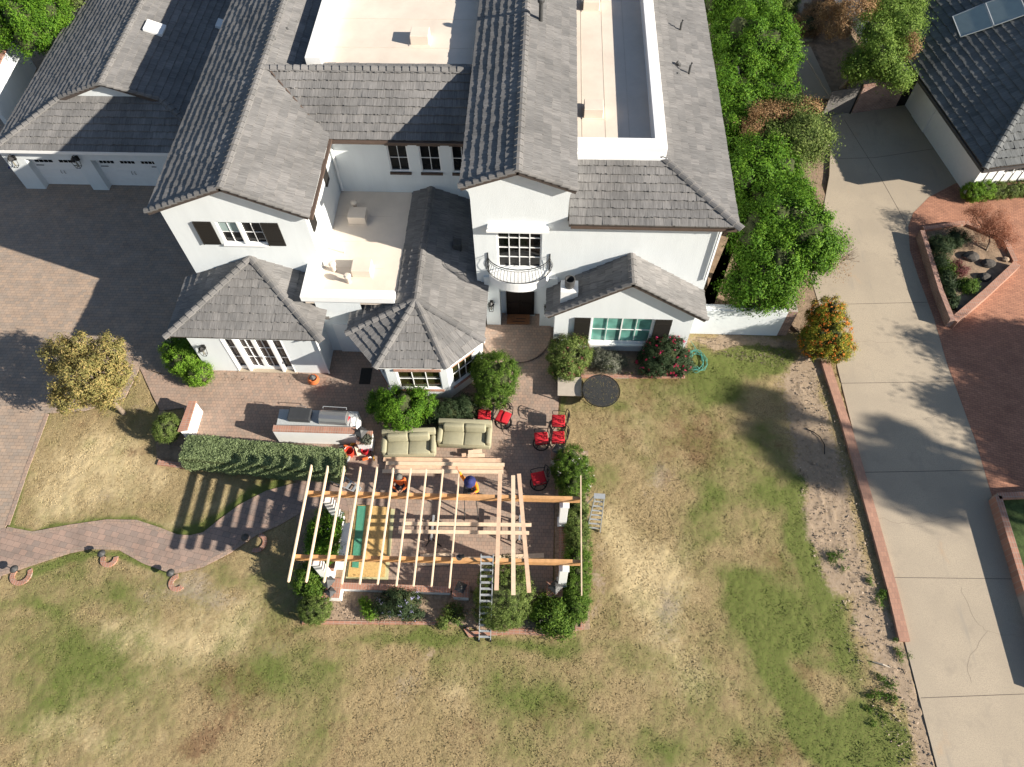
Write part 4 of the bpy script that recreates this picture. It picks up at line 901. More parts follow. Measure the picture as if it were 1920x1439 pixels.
def bush(name, label, blobs, n, size, material, cat='bush', clump=.22, nclump=70, seed=1, group=None, core=None, flowers=None, trunk=None, coremat=None, k=.64, shell=.2, limbs=None):
    """one plant: stem + crown (leaves with a dense inner mass) + flowers"""
    c = blobs[0]; t = empty(name, (0, 0, 0), 0, label, cat, group)
    cr = leafcloud('crown', blobs, int(n*1.7), size*.9, material, t, clump, int(nclump*1.5), seed, shell)
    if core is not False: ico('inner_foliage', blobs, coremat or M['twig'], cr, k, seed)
    if flowers: 
        fm, fn, fs = flowers; leafcloud('flowers', blobs, fn, fs, fm, t, clump*.35, max(10, fn//6), seed+5, .02)
    if trunk:
        (p0, p1, r0) = trunk; p0, p1 = Vector(p0), Vector(p1); mb = MB(); mid = p0.lerp(p1, .5)+Vector((.06, -.05, 0)); mb.tube([p0-Vector((0, 0, .1)), p0, mid, p1], [r0*1.25, r0, r0*.8, r0*.6], 9)
        rr = random.Random(seed)
        for i in range(limbs or 5):
            a = rr.uniform(0, 6.28); b = blobs[i % len(blobs)]; e = Vector((b[0]+b[3]*.6*math.cos(a), b[1]+b[4]*.6*math.sin(a), b[2]+b[5]*rr.uniform(-.1, .6)))
            m2 = p1.lerp(e, .5)+Vector((0, 0, -.1)); mb.tube([mid.lerp(p1, .6), m2, e], [r0*.55, r0*.35, r0*.12], 6)
        mb.build('trunk', M['bark'] if r0 < .2 else M['pale_bark'], t, True)
    return t
def B1(px, py, z, rx, ry=None, rz=None):   # lobe centred where the survey point (px,py) lies at height z
    p = at(px, py, z); return (p.x, p.y, z, rx, ry or rx, rz or rx)
# --- olive gold tree on the driveway corner
bl = [B1(165,705,2.7,1.25,1.3,1.05), B1(115,670,2.7,.85,.8,.7), B1(205,660,3.0,.7,.75,.7), B1(200,735,2.0,.75,.7,.6), B1(130,745,1.8,.8,.7,.6), B1(140,650,3.2,.7,.6,.6), B1(225,700,2.4,.55,.6,.6)]
bush('broadleaf_tree', 'olive and gold leaved tree on the dry lawn at the paved driveway corner', bl, 20000, .105, L_AUTUMN, 'tree', .22, 260, 3, core=False, trunk=(at(232,775), (at(175,715,2.0)), .11), limbs=9, shell=.5)
# --- bright bush at office corner
bush('shrub', 'bright lime green rounded shrub at the corner below the office hip roof', [B1(345,672,.7,.8,.75,.65), B1(370,700,.55,.62,.55,.5), B1(330,655,.65,.6,.6,.55)], 16000, .07, L_BRIGHT, 'shrub', .14, 240, 4, shell=.08)
bush('clipped_ball', 'small clipped round bush at the left end of the long hedge', [B1(313,803,.75,.50,.58,.5)], 9000, .05, L_YELLOWISH, 'shrub', .1, 140, 5, shell=.05)
# --- long hedge
def boxhedge(label, a, b, wd, ht, n, size, material, seed, z0=.08, group=None):
    a, b = Vector(a), Vector(b); u = (b-a); L_ = u.length; u.normalize(); v = Vector((-u.y, u.x, 0)); r = np.random.default_rng(seed)
    t = empty('hedge', (0, 0, 0), 0, label, 'hedge', group); aw = [L_*wd, L_*ht*1.0, L_*ht*.5, wd*ht*.7, wd*ht*.7]; f = r.choice(5, n, p=np.array(aw)/sum(aw))
    p = np.stack([r.uniform(0, L_, n), r.uniform(-wd/2, wd/2, n), r.uniform(z0, ht, n)], 1); N_ = np.zeros((n, 3))
    for k, (ax, val, nn) in enumerate(((2, ht, (0, 0, 1)), (1, -wd/2, (0, -1, .2)), (1, wd/2, (0, 1, .2)), (0, 0, (-1, 0, .2)), (0, L_, (1, 0, .2)))): p[f == k, ax] = val; N_[f == k] = nn
    c = np.array([L_/2, 0, ht/2]); H_ = np.array([L_/2, wd/2, ht/2]); q = np.abs(p-c)/H_   # soften the corners
    e = np.maximum(0, q[:, 1]-.72)*np.maximum(0, (p[:, 2]-ht*.5)/ht*2-.3)*1.3; p[:, 1] -= np.sign(p[:, 1])*e*wd*.45; p[:, 2] -= e*.35
    p += (fbm(p[:, 0]+7, p[:, 1]+p[:, 2]*1.3+9, .5, seed)[:, None]-.5)*N_*.22+r.normal(size=(n, 3))*.035
    C = np.array(a)+p[:, :1]*np.array(u)+p[:, 1:2]*np.array(v)+p[:, 2:]*np.array([0, 0, 1.]); Nw = N_[:, :1]*np.array(u)+N_[:, 1:2]*np.array(v)+N_[:, 2:]*np.array([0, 0, 1.])
    Nw = Nw+r.normal(size=(n, 3))*.6; Nw /= np.linalg.norm(Nw, axis=1)[:, None]; tt = np.cross(Nw, r.normal(size=(n, 3))); tt /= np.linalg.norm(tt, axis=1)[:, None]; bb = np.cross(Nw, tt); s_ = size*r.uniform(.6, 1.4, (n, 1))
    V = np.stack([C-tt*s_*.5, C+bb*s_*.22, C+tt*s_*.55-Nw*s_*.08, C-bb*s_*.22], 1).reshape(-1, 3); cr = npmesh('crown', V, np.arange(4*n).reshape(n, 4), 4, material, t)
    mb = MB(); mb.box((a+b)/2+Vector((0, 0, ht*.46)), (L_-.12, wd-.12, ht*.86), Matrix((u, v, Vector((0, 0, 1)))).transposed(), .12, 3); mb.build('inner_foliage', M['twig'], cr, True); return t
h1, h2 = at(352, 845, .55), at(640, 873, .5); h1.z = h2.z = 0
boxhedge('long clipped grey green hedge below the barbecue counter, striped by shadows', h1, h2, 1.25, 1.0, 60000, .06, L_SILVER, 6)
# --- bay shrubs
bush('shrub', 'round green shrub behind the tan sofa, below the bay front window', [B1(752,766,1.15,1.0,.85,.9), B1(715,760,.9,.55,.6,.6), B1(790,755,.95,.6,.6,.6)], 18000, .085, L_CITRUS, 'shrub', .16, 190, 7, shell=.12)
bush('shrub', 'low dull green shrub directly under the bay window between two rounder ones', [B1(845,770,.5,.75,.5,.45), B1(815,775,.45,.5,.45,.4), B1(875,762,.5,.5,.5,.45)], 12000, .06, L_DARK, 'shrub', .14, 160, 8, shell=.12)
bush('shrub', 'tall round green shrub right of the bay, above the red chairs', [B1(930,705,1.3,.92,.95,.95), B1(925,740,.9,.75,.6,.6), B1(905,690,1.3,.5,.6,.6)], 22000, .075, L_GREEN, 'shrub', .15, 260, 9, shell=.1)
# --- shrubs below east window
bush('flowering_shrub', 'round shrub with dull red blooms beside the porch paving', [B1(1068,664,.8,.92,.88,.8), B1(1062,690,.6,.7,.6,.55)], 18000, .07, L_YELLOWISH, 'shrub', .14, 240, 10, flowers=(F_DARKRED, 900, .08), shell=.1, group='flowering shrubs under the wide window')
bush('flowering_shrub', 'round shrub with magenta flowers next to the coiled hose', [B1(1248,664,.8,.95,.85,.8), B1(1225,680,.6,.7,.65,.55), B1(1272,680,.55,.6,.6,.5)], 20000, .07, L_DARK, 'shrub', .14, 260, 11, flowers=(F_RED, 1300, .085), shell=.1, group='flowering shrubs under the wide window')
bush('shrub', 'low grey green shrub between the two flowering shrubs', [B1(1143,680,.3,.75,.5,.35), B1(1120,672,.3,.45,.4,.3)], 6000, .06, L_GREY, 'shrub', .16, 110, 12, shell=.3)
# --- pergola planting
def hedge_run(pts, z, rx, rz):
    return [B1(px, py, z, rx, rx*1.0, rz) for px, py in pts]
bush('shrub', 'dense shrub dotted with tiny white flowers right of the upper brick pier', hedge_run([(1072,865), (1070,890), (1075,912), (1064,880), (1085,895)], .75, .62, .62), 20000, .06, L_GREEN, 'shrub', .12, 300, 13, flowers=(F_WHITE, 500, .05), shell=.08)
bush('hedge', 'green hedge strip along the right side of the pergola', hedge_run([(1078,952), (1080,975), (1082,1000), (1084,1022)], .5, .5, .5), 15000, .06, L_YELLOWISH, 'hedge', .12, 260, 14, shell=.08)
bush('hedge', 'darker hedge block at the lower right corner of the pergola', hedge_run([(1082,1050), (1082,1075), (1080,1100), (1080,1125), (1078,1142)], .5, .5, .5), 18000, .06, L_GREEN, 'hedge', .12, 260, 15, shell=.08)
bush('shrub', 'loose leafy shrub with pale buds below the lower right brick pier', [B1(1035,1155,.5,.65,.5,.5), B1(1048,1172,.35,.5,.45,.35), B1(1018,1140,.4,.45,.45,.4)], 9000, .09, L_GREEN, 'shrub', .2, 110, 16, flowers=(F_WHITE, 120, .06), shell=.25)
bush('clipped_ball', 'large clipped round bush under the loose boards beside the long ladder', [B1(946,1108,.95,1.0,1.2,.95), B1(938,1138,.6,.95,.8,.6)], 30000, .05, L_YELLOWISH, 'shrub', .1, 420, 17, shell=.05)
bush('clipped_ball', 'small clipped round bush at the lower left corner of the gravel bed', [B1(591,1141,.45,.56,.54,.45)], 11000, .045, L_YELLOWISH, 'shrub', .08, 200, 18, shell=.04)
bush('flowering_shrub', 'loose shrub with pale purple flowers in front of the low white wall', [B1(745,1132,.5,.62,.55,.45), B1(765,1128,.45,.5,.5,.4), B1(722,1138,.35,.45,.4,.35), B1(775,1150,.3,.35,.3,.3)], 7000, .07, L_DARK, 'shrub', .18, 100, 19, flowers=(F_PURPLE, 260, .06), shell=.3)
bush('plant', 'sparse bright green plant left of the purple flowered shrub', [B1(697,1145,.2,.35,.3,.2), B1(685,1135,.2,.25,.25,.2)], 900, .09, L_BRIGHT, 'plant', .14, 30, 20, core=False, shell=.4)
bush('plant', 'sparse brown and green plant below the middle brick pier', [B1(850,1150,.2,.4,.35,.22), B1(835,1165,.2,.3,.3,.2)], 1300, .09, L_YELLOWISH, 'plant', .16, 30, 21, core=False, shell=.4)
bush('shrub', 'leafy shrub with pink buds outside the lower left brick pier', [B1(575,1092,.6,.45,.5,.5), B1(592,1105,.5,.4,.4,.4), B1(582,1075,.6,.4,.4,.45)], 7000, .085, L_GREEN, 'shrub', .18, 90, 22, flowers=(F_WHITE, 60, .06), shell=.25)
bush('shrub', 'dark glossy shrub between the left pergola columns', [B1(612,985,.6,.62,.6,.55), B1(605,1010,.55,.6,.6,.5), B1(618,1030,.5,.5,.5,.45), B1(598,1035,.5,.45,.5,.45)], 14000, .08, L_CITRUS, 'shrub', .18, 170, 23, flowers=(F_WHITE, 80, .05), shell=.2)
# --- orange berried shrub and east trees
bush('berry_shrub', 'tall shrub thick with orange berries at the end of the white garden wall', [B1(1552,625,1.2,.95,.95,.9), B1(1550,590,1.5,.75,.75,.8), B1(1566,648,.8,.8,.7,.6), B1(1530,640,.9,.7,.7,.7)], 20000, .08, L_OLIVEGOLD, 'shrub', .17, 220, 24, flowers=(L_ORANGE, 4200, .075), shell=.14)
def tree(label, blobs, n, size, material, base, top, seed, r0=.2, extra=None, core=True, nclump=170, clump=.42, shell=.22, group='trees east of the house'):
    t = bush('broadleaf_tree', label, blobs, n, size, material, 'tree', clump, nclump, seed, core=core, trunk=(base, top, r0), k=.58, shell=shell, limbs=7, group=group)
    if extra:
        for (nm, bb, nn, ss, mm, ncl) in extra: leafcloud(nm, bb, nn, ss, mm, t, .3, ncl, seed+3, .25)
    return t
def lump(cx, cy, z, R, k, seed, rr=(.38, .6)):
    r = random.Random(seed); out = [(cx, cy, z, R*.8, R*.8, R*.7)]
    for i in range(k):
        a = r.uniform(0, 6.28); e = r.uniform(-.2, 1); d = R*.72; s = R*r.uniform(*rr)
        out.append((cx+d*math.cos(a)*math.sqrt(max(0, 1-e*e)), cy+d*math.sin(a)*math.sqrt(max(0, 1-e*e)), z+d*.8*e, s, s, s*.85))
    return out
def T(label, px, py, z, R, k, n, seed, mm=None, size=.13, **kw):
    c = at(px, py, z); return tree(label, lump(c.x, c.y, z, R, k, seed), n, size, mm or L_CITRUS, (c.x, c.y, 0), (c.x+.1, c.y, z-R*.3), seed, nclump=int(24+k*15), clump=.36, shell=.24, **kw)
T('bright green tree nearest the top edge beside the east eave', 1378, 15, 3.8, 1.95, 12, 34000, 31)
T('bright green tree second below the top edge beside the east eave', 1402, 95, 3.8, 2.15, 13, 38000, 32)
T('bright green tree above the brown topped one by the east eave', 1398, 178, 3.5, 2.0, 12, 34000, 33)
c = at(1482, 268, 3.5)
bt = lump(c.x, c.y, 3.4, 1.8, 12, 34)
tree('green tree with a scorched tan top where the driveway widens', bt, 26000, .12, L_YELLOWISH, (c.x, c.y, 0), (c.x, c.y, 2.6), 34,
     extra=[('dead_foliage', [B1(1450,212,4.7,1.0,.4,.35), B1(1412,240,4.3,.4,.6,.4), B1(1512,203,4.5,.7,.4,.3)], 12000, .09, L_BROWN, 160)], nclump=300)
T('large dense tree beside the lower half of the east eave', 1428, 352, 3.4, 2.0, 14, 40000, 35)
T('large bushy tree overhanging the garden wall and driveway', 1458, 448, 3.4, 2.1, 15, 42000, 36)
T('leafy tree just above the white garden wall', 1432, 515, 2.6, 1.6, 12, 28000, 37)
T('green tree between the eave and the scorched tree', 1372, 258, 3.1, 1.5, 10, 22000, 38)
# bare twiggy shrub
mb = MB(); c = at(1560, 490, 0.0); r = random.Random(5)
def twig(p, d, L_, r0, depth):
    e = p+d*L_; mb.tube([p, e], [r0, r0*.6], 4)
    if depth:
        for _ in range(3): twig(e, (d+Vector((r.uniform(-.7, .7), r.uniform(-.7, .7), r.uniform(-.1, .5)))).normalized(), L_*.72, r0*.6, depth-1)
for _ in range(7): twig(c, Vector((r.uniform(-.4, .9), r.uniform(-.6, .7), r.uniform(.5, 1))).normalized(), .5, .016, 4)
t = empty('bare_shrub', (0, 0, 0), 0, 'bare twiggy shrub with a few dry leaves at the driveway edge', 'shrub'); mb.build('branches', M['bark'], t)
leafcloud('dry_leaves', [B1(1572,500,.9,.7,.9,.5)], 700, .06, L_BROWN, t, .3, 60, 3, .6)
# --- top right tree by the gate, with tan and green halves
c = at(1638, 92, 3.6)
t = tree('tree with tan dry half and bent pale trunk beside the neighbour roof', [B1(1652,105,3.6,1.15,1.1,.9), B1(1690,55,3.8,1.0,1.1,.9), B1(1700,0,3.8,1.0,1.0,.9), B1(1612,125,3.0,.75,.75,.6), B1(1680,140,3.0,.75,.7,.6), B1(1640,55,4.2,.8,.8,.6), B1(1660,20,4.0,.9,.9,.7)], 30000, .12, L_PALEGREEN, tuple(at(1581,165)), (c.x-.3, c.y+.2, 2.4), 41, r0=.17,
     extra=[('dead_foliage', [B1(1605,20,4.5,.95,.8,.5), B1(1575,50,3.8,.7,.7,.5), B1(1708,85,3.9,.3,.7,.4), B1(1560,20,3.8,.6,.6,.4)], 12000, .09, L_BROWN, 170)], group=None, nclump=200)
T('tree at the top left corner behind the pale garden wall', 45, 30, 3.4, 2.2, 14, 30000, 42, group=None)
T('smaller tree at the top left beside the garage roof edge', 100, 10, 3.2, 1.5, 10, 16000, 43, mm=L_YELLOWISH, group=None)
bush('shrub', 'small yellowish shrub at the top edge near the side yard path', [B1(1478,10,.7,.7,.7,.6)], 5000, .08, L_YELLOWISH, 'shrub', .2, 60, 44)
bush('shrub', 'brownish sprawling shrub beside the shaded side path', [B1(1515,45,.5,.9,1.0,.5), B1(1530,20,.5,.7,.7,.4)], 8000, .08, L_BROWN, 'shrub', .25, 80, 45)
bush('hedge', 'bright yellow green clipped end of the neighbour hedge', [B1(1826,360,.5,.55,.45,.5), B1(1845,358,.5,.5,.45,.5)], 9000, .06, L_BRIGHT, 'hedge', .1, 160, 46, shell=.06)
bush('hedge', 'darker run of the neighbour hedge reaching the right frame edge', [B1(1868,358,.4,.6,.42,.4), B1(1895,356,.4,.6,.42,.4), B1(1925,353,.4,.6,.42,.4)], 9000, .06, L_YELLOWISH, 'hedge', .1, 160, 47, shell=.06)

# ================================================================== YARD WALLS, PLANTER, NEIGHBOUR
def walltag(o, label, cat='wall', group=None): return tag(o, label, cat, group)
t = empty('garden_wall', (0, 0, 0), 0, 'white garden wall with a brick end running from the gable room to the berry shrub', 'wall')
gw0, gw1 = 6.58, at(1456.3, 629.7).x; gwy = 20.04
MB().b2((gw0, gwy, 0), (gw1, gwy+.22, 1.78)).build('wall_face', M['stucco'], t)
MB().b2((gw0, gwy+.06, 1.78), (gw1-.35, gwy+.24, 1.92)).build('coping', M['white'], t)
MB().b2((gw1+.004, gwy+.02, 0), (gw1+.42, gwy+1.0, 1.8)).build('brick_end', M['brick_mix'], t)
t = empty('garden_wall', (0, 0, 0), 0, 'tall pale garden wall capped with brick at the top left beyond the garage', 'wall')
a, b = at(22, 62, 2.3), at(-30, 175, 2.3)
mb = MB(); mb.bar(a+Vector((0, 0, -1.2)), b+Vector((0, 0, -1.2)), .25, 2.3); mb.build('wall_face', M['stucco'], t)
mb = MB(); mb.bar(a, b, .3, .08); mb.build('coping', M['brick'], t)
# low wall at the left end of the patio
t = empty('patio_wall', (0, 0, 0), 0, 'short low wall, white face and brick top, at the left end of the patio', 'wall')
q = W([(358,753),(366,753),(350,805),(337,808)], .92)
MB().prism([(v.x, v.y) for v in q], -.05, .85).build('wall_face', M['white'], t)
MB().prism([(v.x+dx, v.y+dy) for v, dx, dy in zip(q, (-.08,.03,.03,-.08), (.03,.03,-.03,-.03))], .85, .93).build('coping', M['brick_y'], t)
# long low walls and piers round the pergola
def lowwall(label, x0, y0, x1, y1, h, capmat, pier=None):
    t = empty('low_wall', (0, 0, 0), 0, label, 'wall'); MB().b2((x0+.04, y0+.04, -.05), (x1-.04, y1-.04, h-.07)).build('wall_face', M['white'], t)
    MB().b2((x0, y0, h-.07), (x1, y1, h), .008).build('coping', M[capmat], t); return t
def pier(label, px, py, s, h, face='white'):
    p = at(px, py, h); t = empty('brick_pier', (0, 0, 0), 0, label, 'pier', 'brick topped piers round the patio')
    MB().b2((p.x-s/2+.03, p.y-s/2+.03, -.05), (p.x+s/2-.03, p.y+s/2-.03, h-.08)).build('pier_face', M[face], t)
    MB().b2((p.x-s/2, p.y-s/2, h-.08), (p.x+s/2, p.y+s/2, h), .008).build('coping', M['brick'], t); return p
WH = .48
pa, pb = at(639, 1098, WH), at(845, 1104, WH)
lowwall('front low wall with brick top between the two lower left piers', pa.x, pa.y-.12, pb.x, pa.y+.12, WH, 'brick')
lowwall('left low wall with brick top carrying the striped white columns', -7.92, 7.95, -7.55, 10.6, WH, 'brick_y')
lowwall('right low wall with brick top under the right white columns', .98, 8.0, 1.28, 10.85, WH, 'brick_y')
PL = pier('large lower left pier carrying two dark lanterns', 621, 1102, .72, .62)
PM = pier('lower middle pier with one dark lantern, end of the front wall', 864, 1104, .62, .58)
PR = pier('lower right pier with a pyramid topped lantern', 1040, 1105, .62, .58)
PU = pier('upper right pier with a dark lantern above the white flowered shrub', 1044, 850, .52, .55)
PB = pier('pier with a lantern and trailing plant at the right end of the barbecue counter', 683, 820, .62, .80)
def standlamp(p, label, s=.20, h=.42):
    t = empty('pier_lantern', (p.x, p.y, p.z), random.uniform(0, .6), label, 'lantern', 'dark lanterns on the piers')
    MB().lathe([(.07, 0), (.05, .04)], (0, 0, 0), 12).build('foot', M['black'], t)
    mb = MB()
    for k in range(4):
        a = rad(45+90*k); mb.bar((.11*math.cos(a), .11*math.sin(a), .04), (s*math.cos(a), s*math.sin(a), h*.62), .02, .02)
    mb.build('frame', M['black'], t)
    MB().lathe([(s+.06, h*.62), (s*.5, h*.82), (.03, h), (.03, h+.05)], (0, 0, 0), 4).build('roof', M['pipe'], t)
    MB().lathe([(.08, .06), (s*.6, h*.6)], (0, 0, 0), 4).build('pane', M['lamp_glass'], t)
standlamp(PL+Vector((-.10, .16, 0)), 'larger dark lantern on the lower left pier', .24)
standlamp(PL+Vector((.06, -.22, 0)), 'smaller round dark lantern at the front of the lower left pier', .16, .34)
standlamp(PM+Vector((.02, -.02, 0)), 'dark lantern on the lower middle pier')
standlamp(PR+Vector((.02, 0, 0)), 'pyramid topped lantern on the lower right pier', .22)
standlamp(PU+Vector((.06, .05, 0)), 'dark lantern on the upper right pier', .24)
standlamp(PB+Vector((-.1, .1, 0)), 'dark lantern on the pier at the barbecue', .24)
bush('plant', 'dark trailing plant spilling over the barbecue pier', [(PB.x+.12, PB.y-.12, .86, .24, .2, .1)], 700, .08, L_GREY, 'plant', .1, 20, 51, core=False, shell=.3)
# planter wall, triangular bed
t = empty('planter', (0, 0, 0), 0, 'triangular raised brick planter in the red brick forecourt', 'planter')
def pw(pts, w_, h, material, nm):
    q = W(pts, h); mb = MB()
    for a, b in zip(q, q[1:]): mb.bar(Vector((a.x, a.y, h/2)), Vector((b.x, b.y, h/2)), w_, h)
    return mb.build(nm, M[material], t)
pw([(1730,432),(1745,480),(1765,545),(1787,600)], .22, .55, 'brick_mix', 'left_wall')
pw([(1789,600),(1850,548),(1908,494)], .34, .5, 'brick', 'front_wall')
pw([(1905,490),(1884,447),(1812,417)], .24, .35, 'brick', 'back_wall'); pw([(1810,417),(1732,428)], .24, .35, 'brick', 'top_wall')
q = W([(1735,430),(1810,420),(1884,450),(1904,490),(1790,597)], .2); MB().prism([(v.x, v.y) for v in q], 0, .2).build('bed_soil', M['soil'], t)
bush('shrub', 'rust red feathery shrub at the upper right of the triangular planter', [B1(1860,425,1.3,.95,.85,.8), B1(1835,400,1.3,.6,.5,.5), B1(1885,445,1.0,.6,.6,.5)], 9000, .055, L_RUST, 'shrub', .22, 220, 52, core=False, shell=.7, trunk=(at(1850,470,.2), at(1855,435,.8), .05), limbs=9)
bush('shrub', 'dark green shrub at the top left of the planter', [B1(1765,460,.5,.6,.6,.35), B1(1795,448,.5,.5,.5,.35)], 5000, .07, L_DARK, 'shrub', .2, 60, 53, shell=.3)
bush('shrub', 'wine red shrub in the middle of the planter', [B1(1798,505,.45,.4,.4,.3)], 2500, .06, F_DARKRED, 'shrub', .16, 40, 54, shell=.3)
bush('shrub', 'fresh green shrub at the lower left of the planter', [B1(1815,535,.4,.42,.4,.3), B1(1775,500,.4,.4,.5,.3)], 4500, .07, L_GREEN, 'shrub', .16, 60, 55, shell=.2)
bush('shrub', 'dark green sprawling shrub along the left wall of the planter', [B1(1762,490,.45,.35,.55,.3), B1(1775,525,.4,.35,.5,.3), B1(1785,550,.4,.3,.35,.25)], 5000, .07, L_DARK, 'shrub', .18, 70, 56, shell=.3)
bush('plant', 'spiky dark plant at the lower tip of the planter', [B1(1785,570,.3,.25,.25,.2)], 700, .1, L_DARK, 'plant', .12, 16, 57, core=False, shell=.5)
for px, py, s, lb in ((1820,482,.42,'largest dark rock in the middle of the planter'),(1852,495,.36,'dark rock right of centre in the planter'),(1845,520,.34,'dark rock near the front edge of the planter'),(1800,580,.25,'small dark rock at the lower tip of the planter'),(1885,487,.2,'pale small stone near the right tip of the planter')):
    p = at(px, py, .25); mb = MB(); g = bmesh.ops.create_icosphere(mb.bm, subdivisions=2, radius=s); rr = random.Random(px)
    for v in g['verts']: v.co = Vector((v.co.x*rr.uniform(.85, 1.1), v.co.y*.8*rr.uniform(.85, 1.1), v.co.z*.6*rr.uniform(.8, 1.1)))+p
    tag(mb.build('rock', M['rock'] if 'pale' not in lb else M['gravel']), lb, 'rock', 'rocks in the planter')
# lower right planter
t = empty('planter', (0, 0, 0), 0, 'brick edged raised lawn bed cut off by the right frame edge', 'planter')
q = W([(1872,930),(1935,918),(2120,918),(2120,1300),(1985,1300)], .5)
mb = MB()
for a, b in ((q[0], q[4]), (q[0], q[2])): mb.bar(Vector((a.x, a.y, .25)), Vector((b.x, b.y, .25)), .26, .5)
mb.build('brick_rim', M['brick'], t); MB().prism([(v.x, v.y) for v in q], 0, .34).build('turf', mat('turf', (.055, .085, .025), .95, .45, 7, .8, 30), t)
# gate, brick wall and black door at the top right
t = empty('gate', (0, 0, 0), 0, 'grey slatted gate between the brick wall and the scorched tree', 'gate')
a, b = at(1593, 213), at(1540, 222); d = (b-a)
mb = MB(); n_ = 22
for k in range(n_): p = a+d*(k+.5)/n_; mb.bar(p+Vector((0, 0, .08)), p+Vector((0, 0, 1.75)), .09, .03, (d.y, -d.x, 0))
mb.bar(a+Vector((0, .04, .3)), b+Vector((0, .04, .3)), .04, .08).bar(a+Vector((0, .04, 1.5)), b+Vector((0, .04, 1.5)), .04, .08); mb.build('gate_panel', M['gate'], t)
mb = MB(); mb.bar(a, a+Vector((0, 0, 1.9)), .09, .09); mb.build('post', M['black'], t)
t = empty('brick_wall', (0, 0, 0), 0, 'pinkish brick wall with a black door beside the neighbour garage', 'wall')
a = at(1598, 213); b = at(1720, 196); mb = MB(); dv = (b-a).normalized(); nn = Vector((-dv.y, dv.x, 0)); s0 = (b-a).length
mb.bar(a+nn*.12+Vector((0, 0, .85)), a+dv*(s0*.66)+nn*.12+Vector((0, 0, .85)), .22, 1.7); mb.bar(a+dv*(s0*.84)+nn*.12+Vector((0, 0, .85)), b+nn*.12+Vector((0, 0, .85)), .22, 1.7)
mb.build('wall_face', M['brick_mix'], t); mb = MB(); mb.bar(a+dv*(s0*.665)+nn*.1+Vector((0, 0, .95)), a+dv*(s0*.835)+nn*.1+Vector((0, 0, .95)), .06, 1.9); mb.build('black_door', M['door'], t)
sheet('side_path', [(1478,85),(1520,88),(1565,185),(1510,185)], -.004, M['concrete'])
sheet('side_path', [(1450,-40),(1520,-40),(1525,75),(1478,82)], -.004, M['concrete'])
strip('path_kerb', [(1484,86),(1500,86),(1557,183)], .14, -.05, .06, M['concrete'], 'pale kerb line beside the shaded side path')
t = empty('corrugated_panel', (0, 0, 0), 0, 'pale corrugated sheet poking out beside the bright trees', 'panel')
mb = MB(); a = at(1466, 160, .9)
for k in range(9): mb.tube([a+Vector((k*.09, 0, 0)), a+Vector((k*.09+.12, -.9, -.3))], .05, 6)
mb.build('sheet', M['alu'], t)
# neighbour house
nb = empty('neighbour_house', (0, 0, 0), 0, 'neighbour house with charcoal ribbed tile roof and solar panels at the top right', 'house')
C0 = Vector((21.33, 28.43, 2.55)); U = Vector((.98, .2, 0)).normalized(); Vv = Vector((-.2, .98, 0)).normalized(); Pn = lambda u, v, z=0: Vector((C0.x, C0.y, 0))+U*u+Vv*v+Vector((0, 0, z))
pn = .5; wdt = 7.5
r_ = roof('roof_west', [Pn(0, 26, 2.55), Pn(0, 0, 2.55), Pn(wdt, wdt, 2.55+pn*wdt), Pn(wdt, 26, 2.55+pn*wdt)], nb, M['tile_dark'], ex=.40, tw=.27, seed=51, lift=.05, rag=.04)
roof('roof_front', [Pn(0, 0, 2.55), Pn(15, 0, 2.55), Pn(wdt, wdt, 2.55+pn*wdt)], nb, M['tile_dark'], ex=.40, tw=.27, seed=52, lift=.08, rag=.05)
caps('roof_hip', [(Pn(0, 0, 2.56), Pn(wdt, wdt, 2.55+pn*wdt))], nb, M['tile_dark'])
mb = MB(); wl = .75
wall(mb, Pn(wl, 26)[:2], Pn(wl, wl)[:2], 0, 2.55); wall(mb, Pn(wl, wl)[:2], Pn(15, wl)[:2], .0, 2.55, [(1.35, 2.6, 1.15, 2.2)]); mb.build('siding_wall', M['white'], nb)
mb = MB()
for k in range(1, 14): p = Pn(wl+.5*k, wl-.012); mb.bar(p+Vector((0, 0, .55)), p+Vector((0, 0, 2.5)), .02, .03)
mb.build('batten', M['gate'], nb)
a_, b_ = Pn(wl, wl), Pn(15, wl); window(nb, a_[:2], b_[:2], 1.15, 2.2, 2, 1, 1.35, 2.6)
mb = MB(); mb.bar(Pn(wl-.05, wl-.12, .27), Pn(15, wl-.12, .27), .2, .54); mb.build('brick_base', M['brick_face'], nb)
mb = MB(); mb.bar(Pn(-.05, 26, 2.42), Pn(-.05, -.05, 2.42), .06, .16).bar(Pn(-.05, -.05, 2.42), Pn(15, -.05, 2.42), .06, .16); mb.build('gutter', M['pipe'], nb)
mb = MB(); mb.bar(Pn(wl-.05, 5.6, 1.1), Pn(wl-.05, 7.0, 1.1), .06, 2.1); mb.build('side_door', M['white'], nb)
up = U*math.cos(math.atan(pn))+Vector((0, 0, 1))*math.sin(math.atan(pn)); nr = Vector((-U.x*math.sin(math.atan(pn)), -U.y*math.sin(math.atan(pn)), math.cos(math.atan(pn))))
def onroof(px, py, lift=.16):
    d = Vector(ray(px, py)); O_ = Vector((0, 0, CAM_H)); t_ = (Pn(0, 0, 2.55)+nr*lift-O_).dot(nr)/d.dot(nr); return O_+d*t_
for q in (((1786,31),(1801,69),(1862,49),(1846,7)), ((1848,6),(1864,48),(1926,26),(1908,-16))):
    q3 = [onroof(*p) for p in q]; pnl = MB().slab(q3, -nr*.06).build('solar_panel', M['solar'], nb)
    mb = MB()
    for a, b in zip(q3, q3[1:]+q3[:1]): mb.bar(a, b, .05, .03)
    mb.build('panel_frame', M['alu'], pnl)

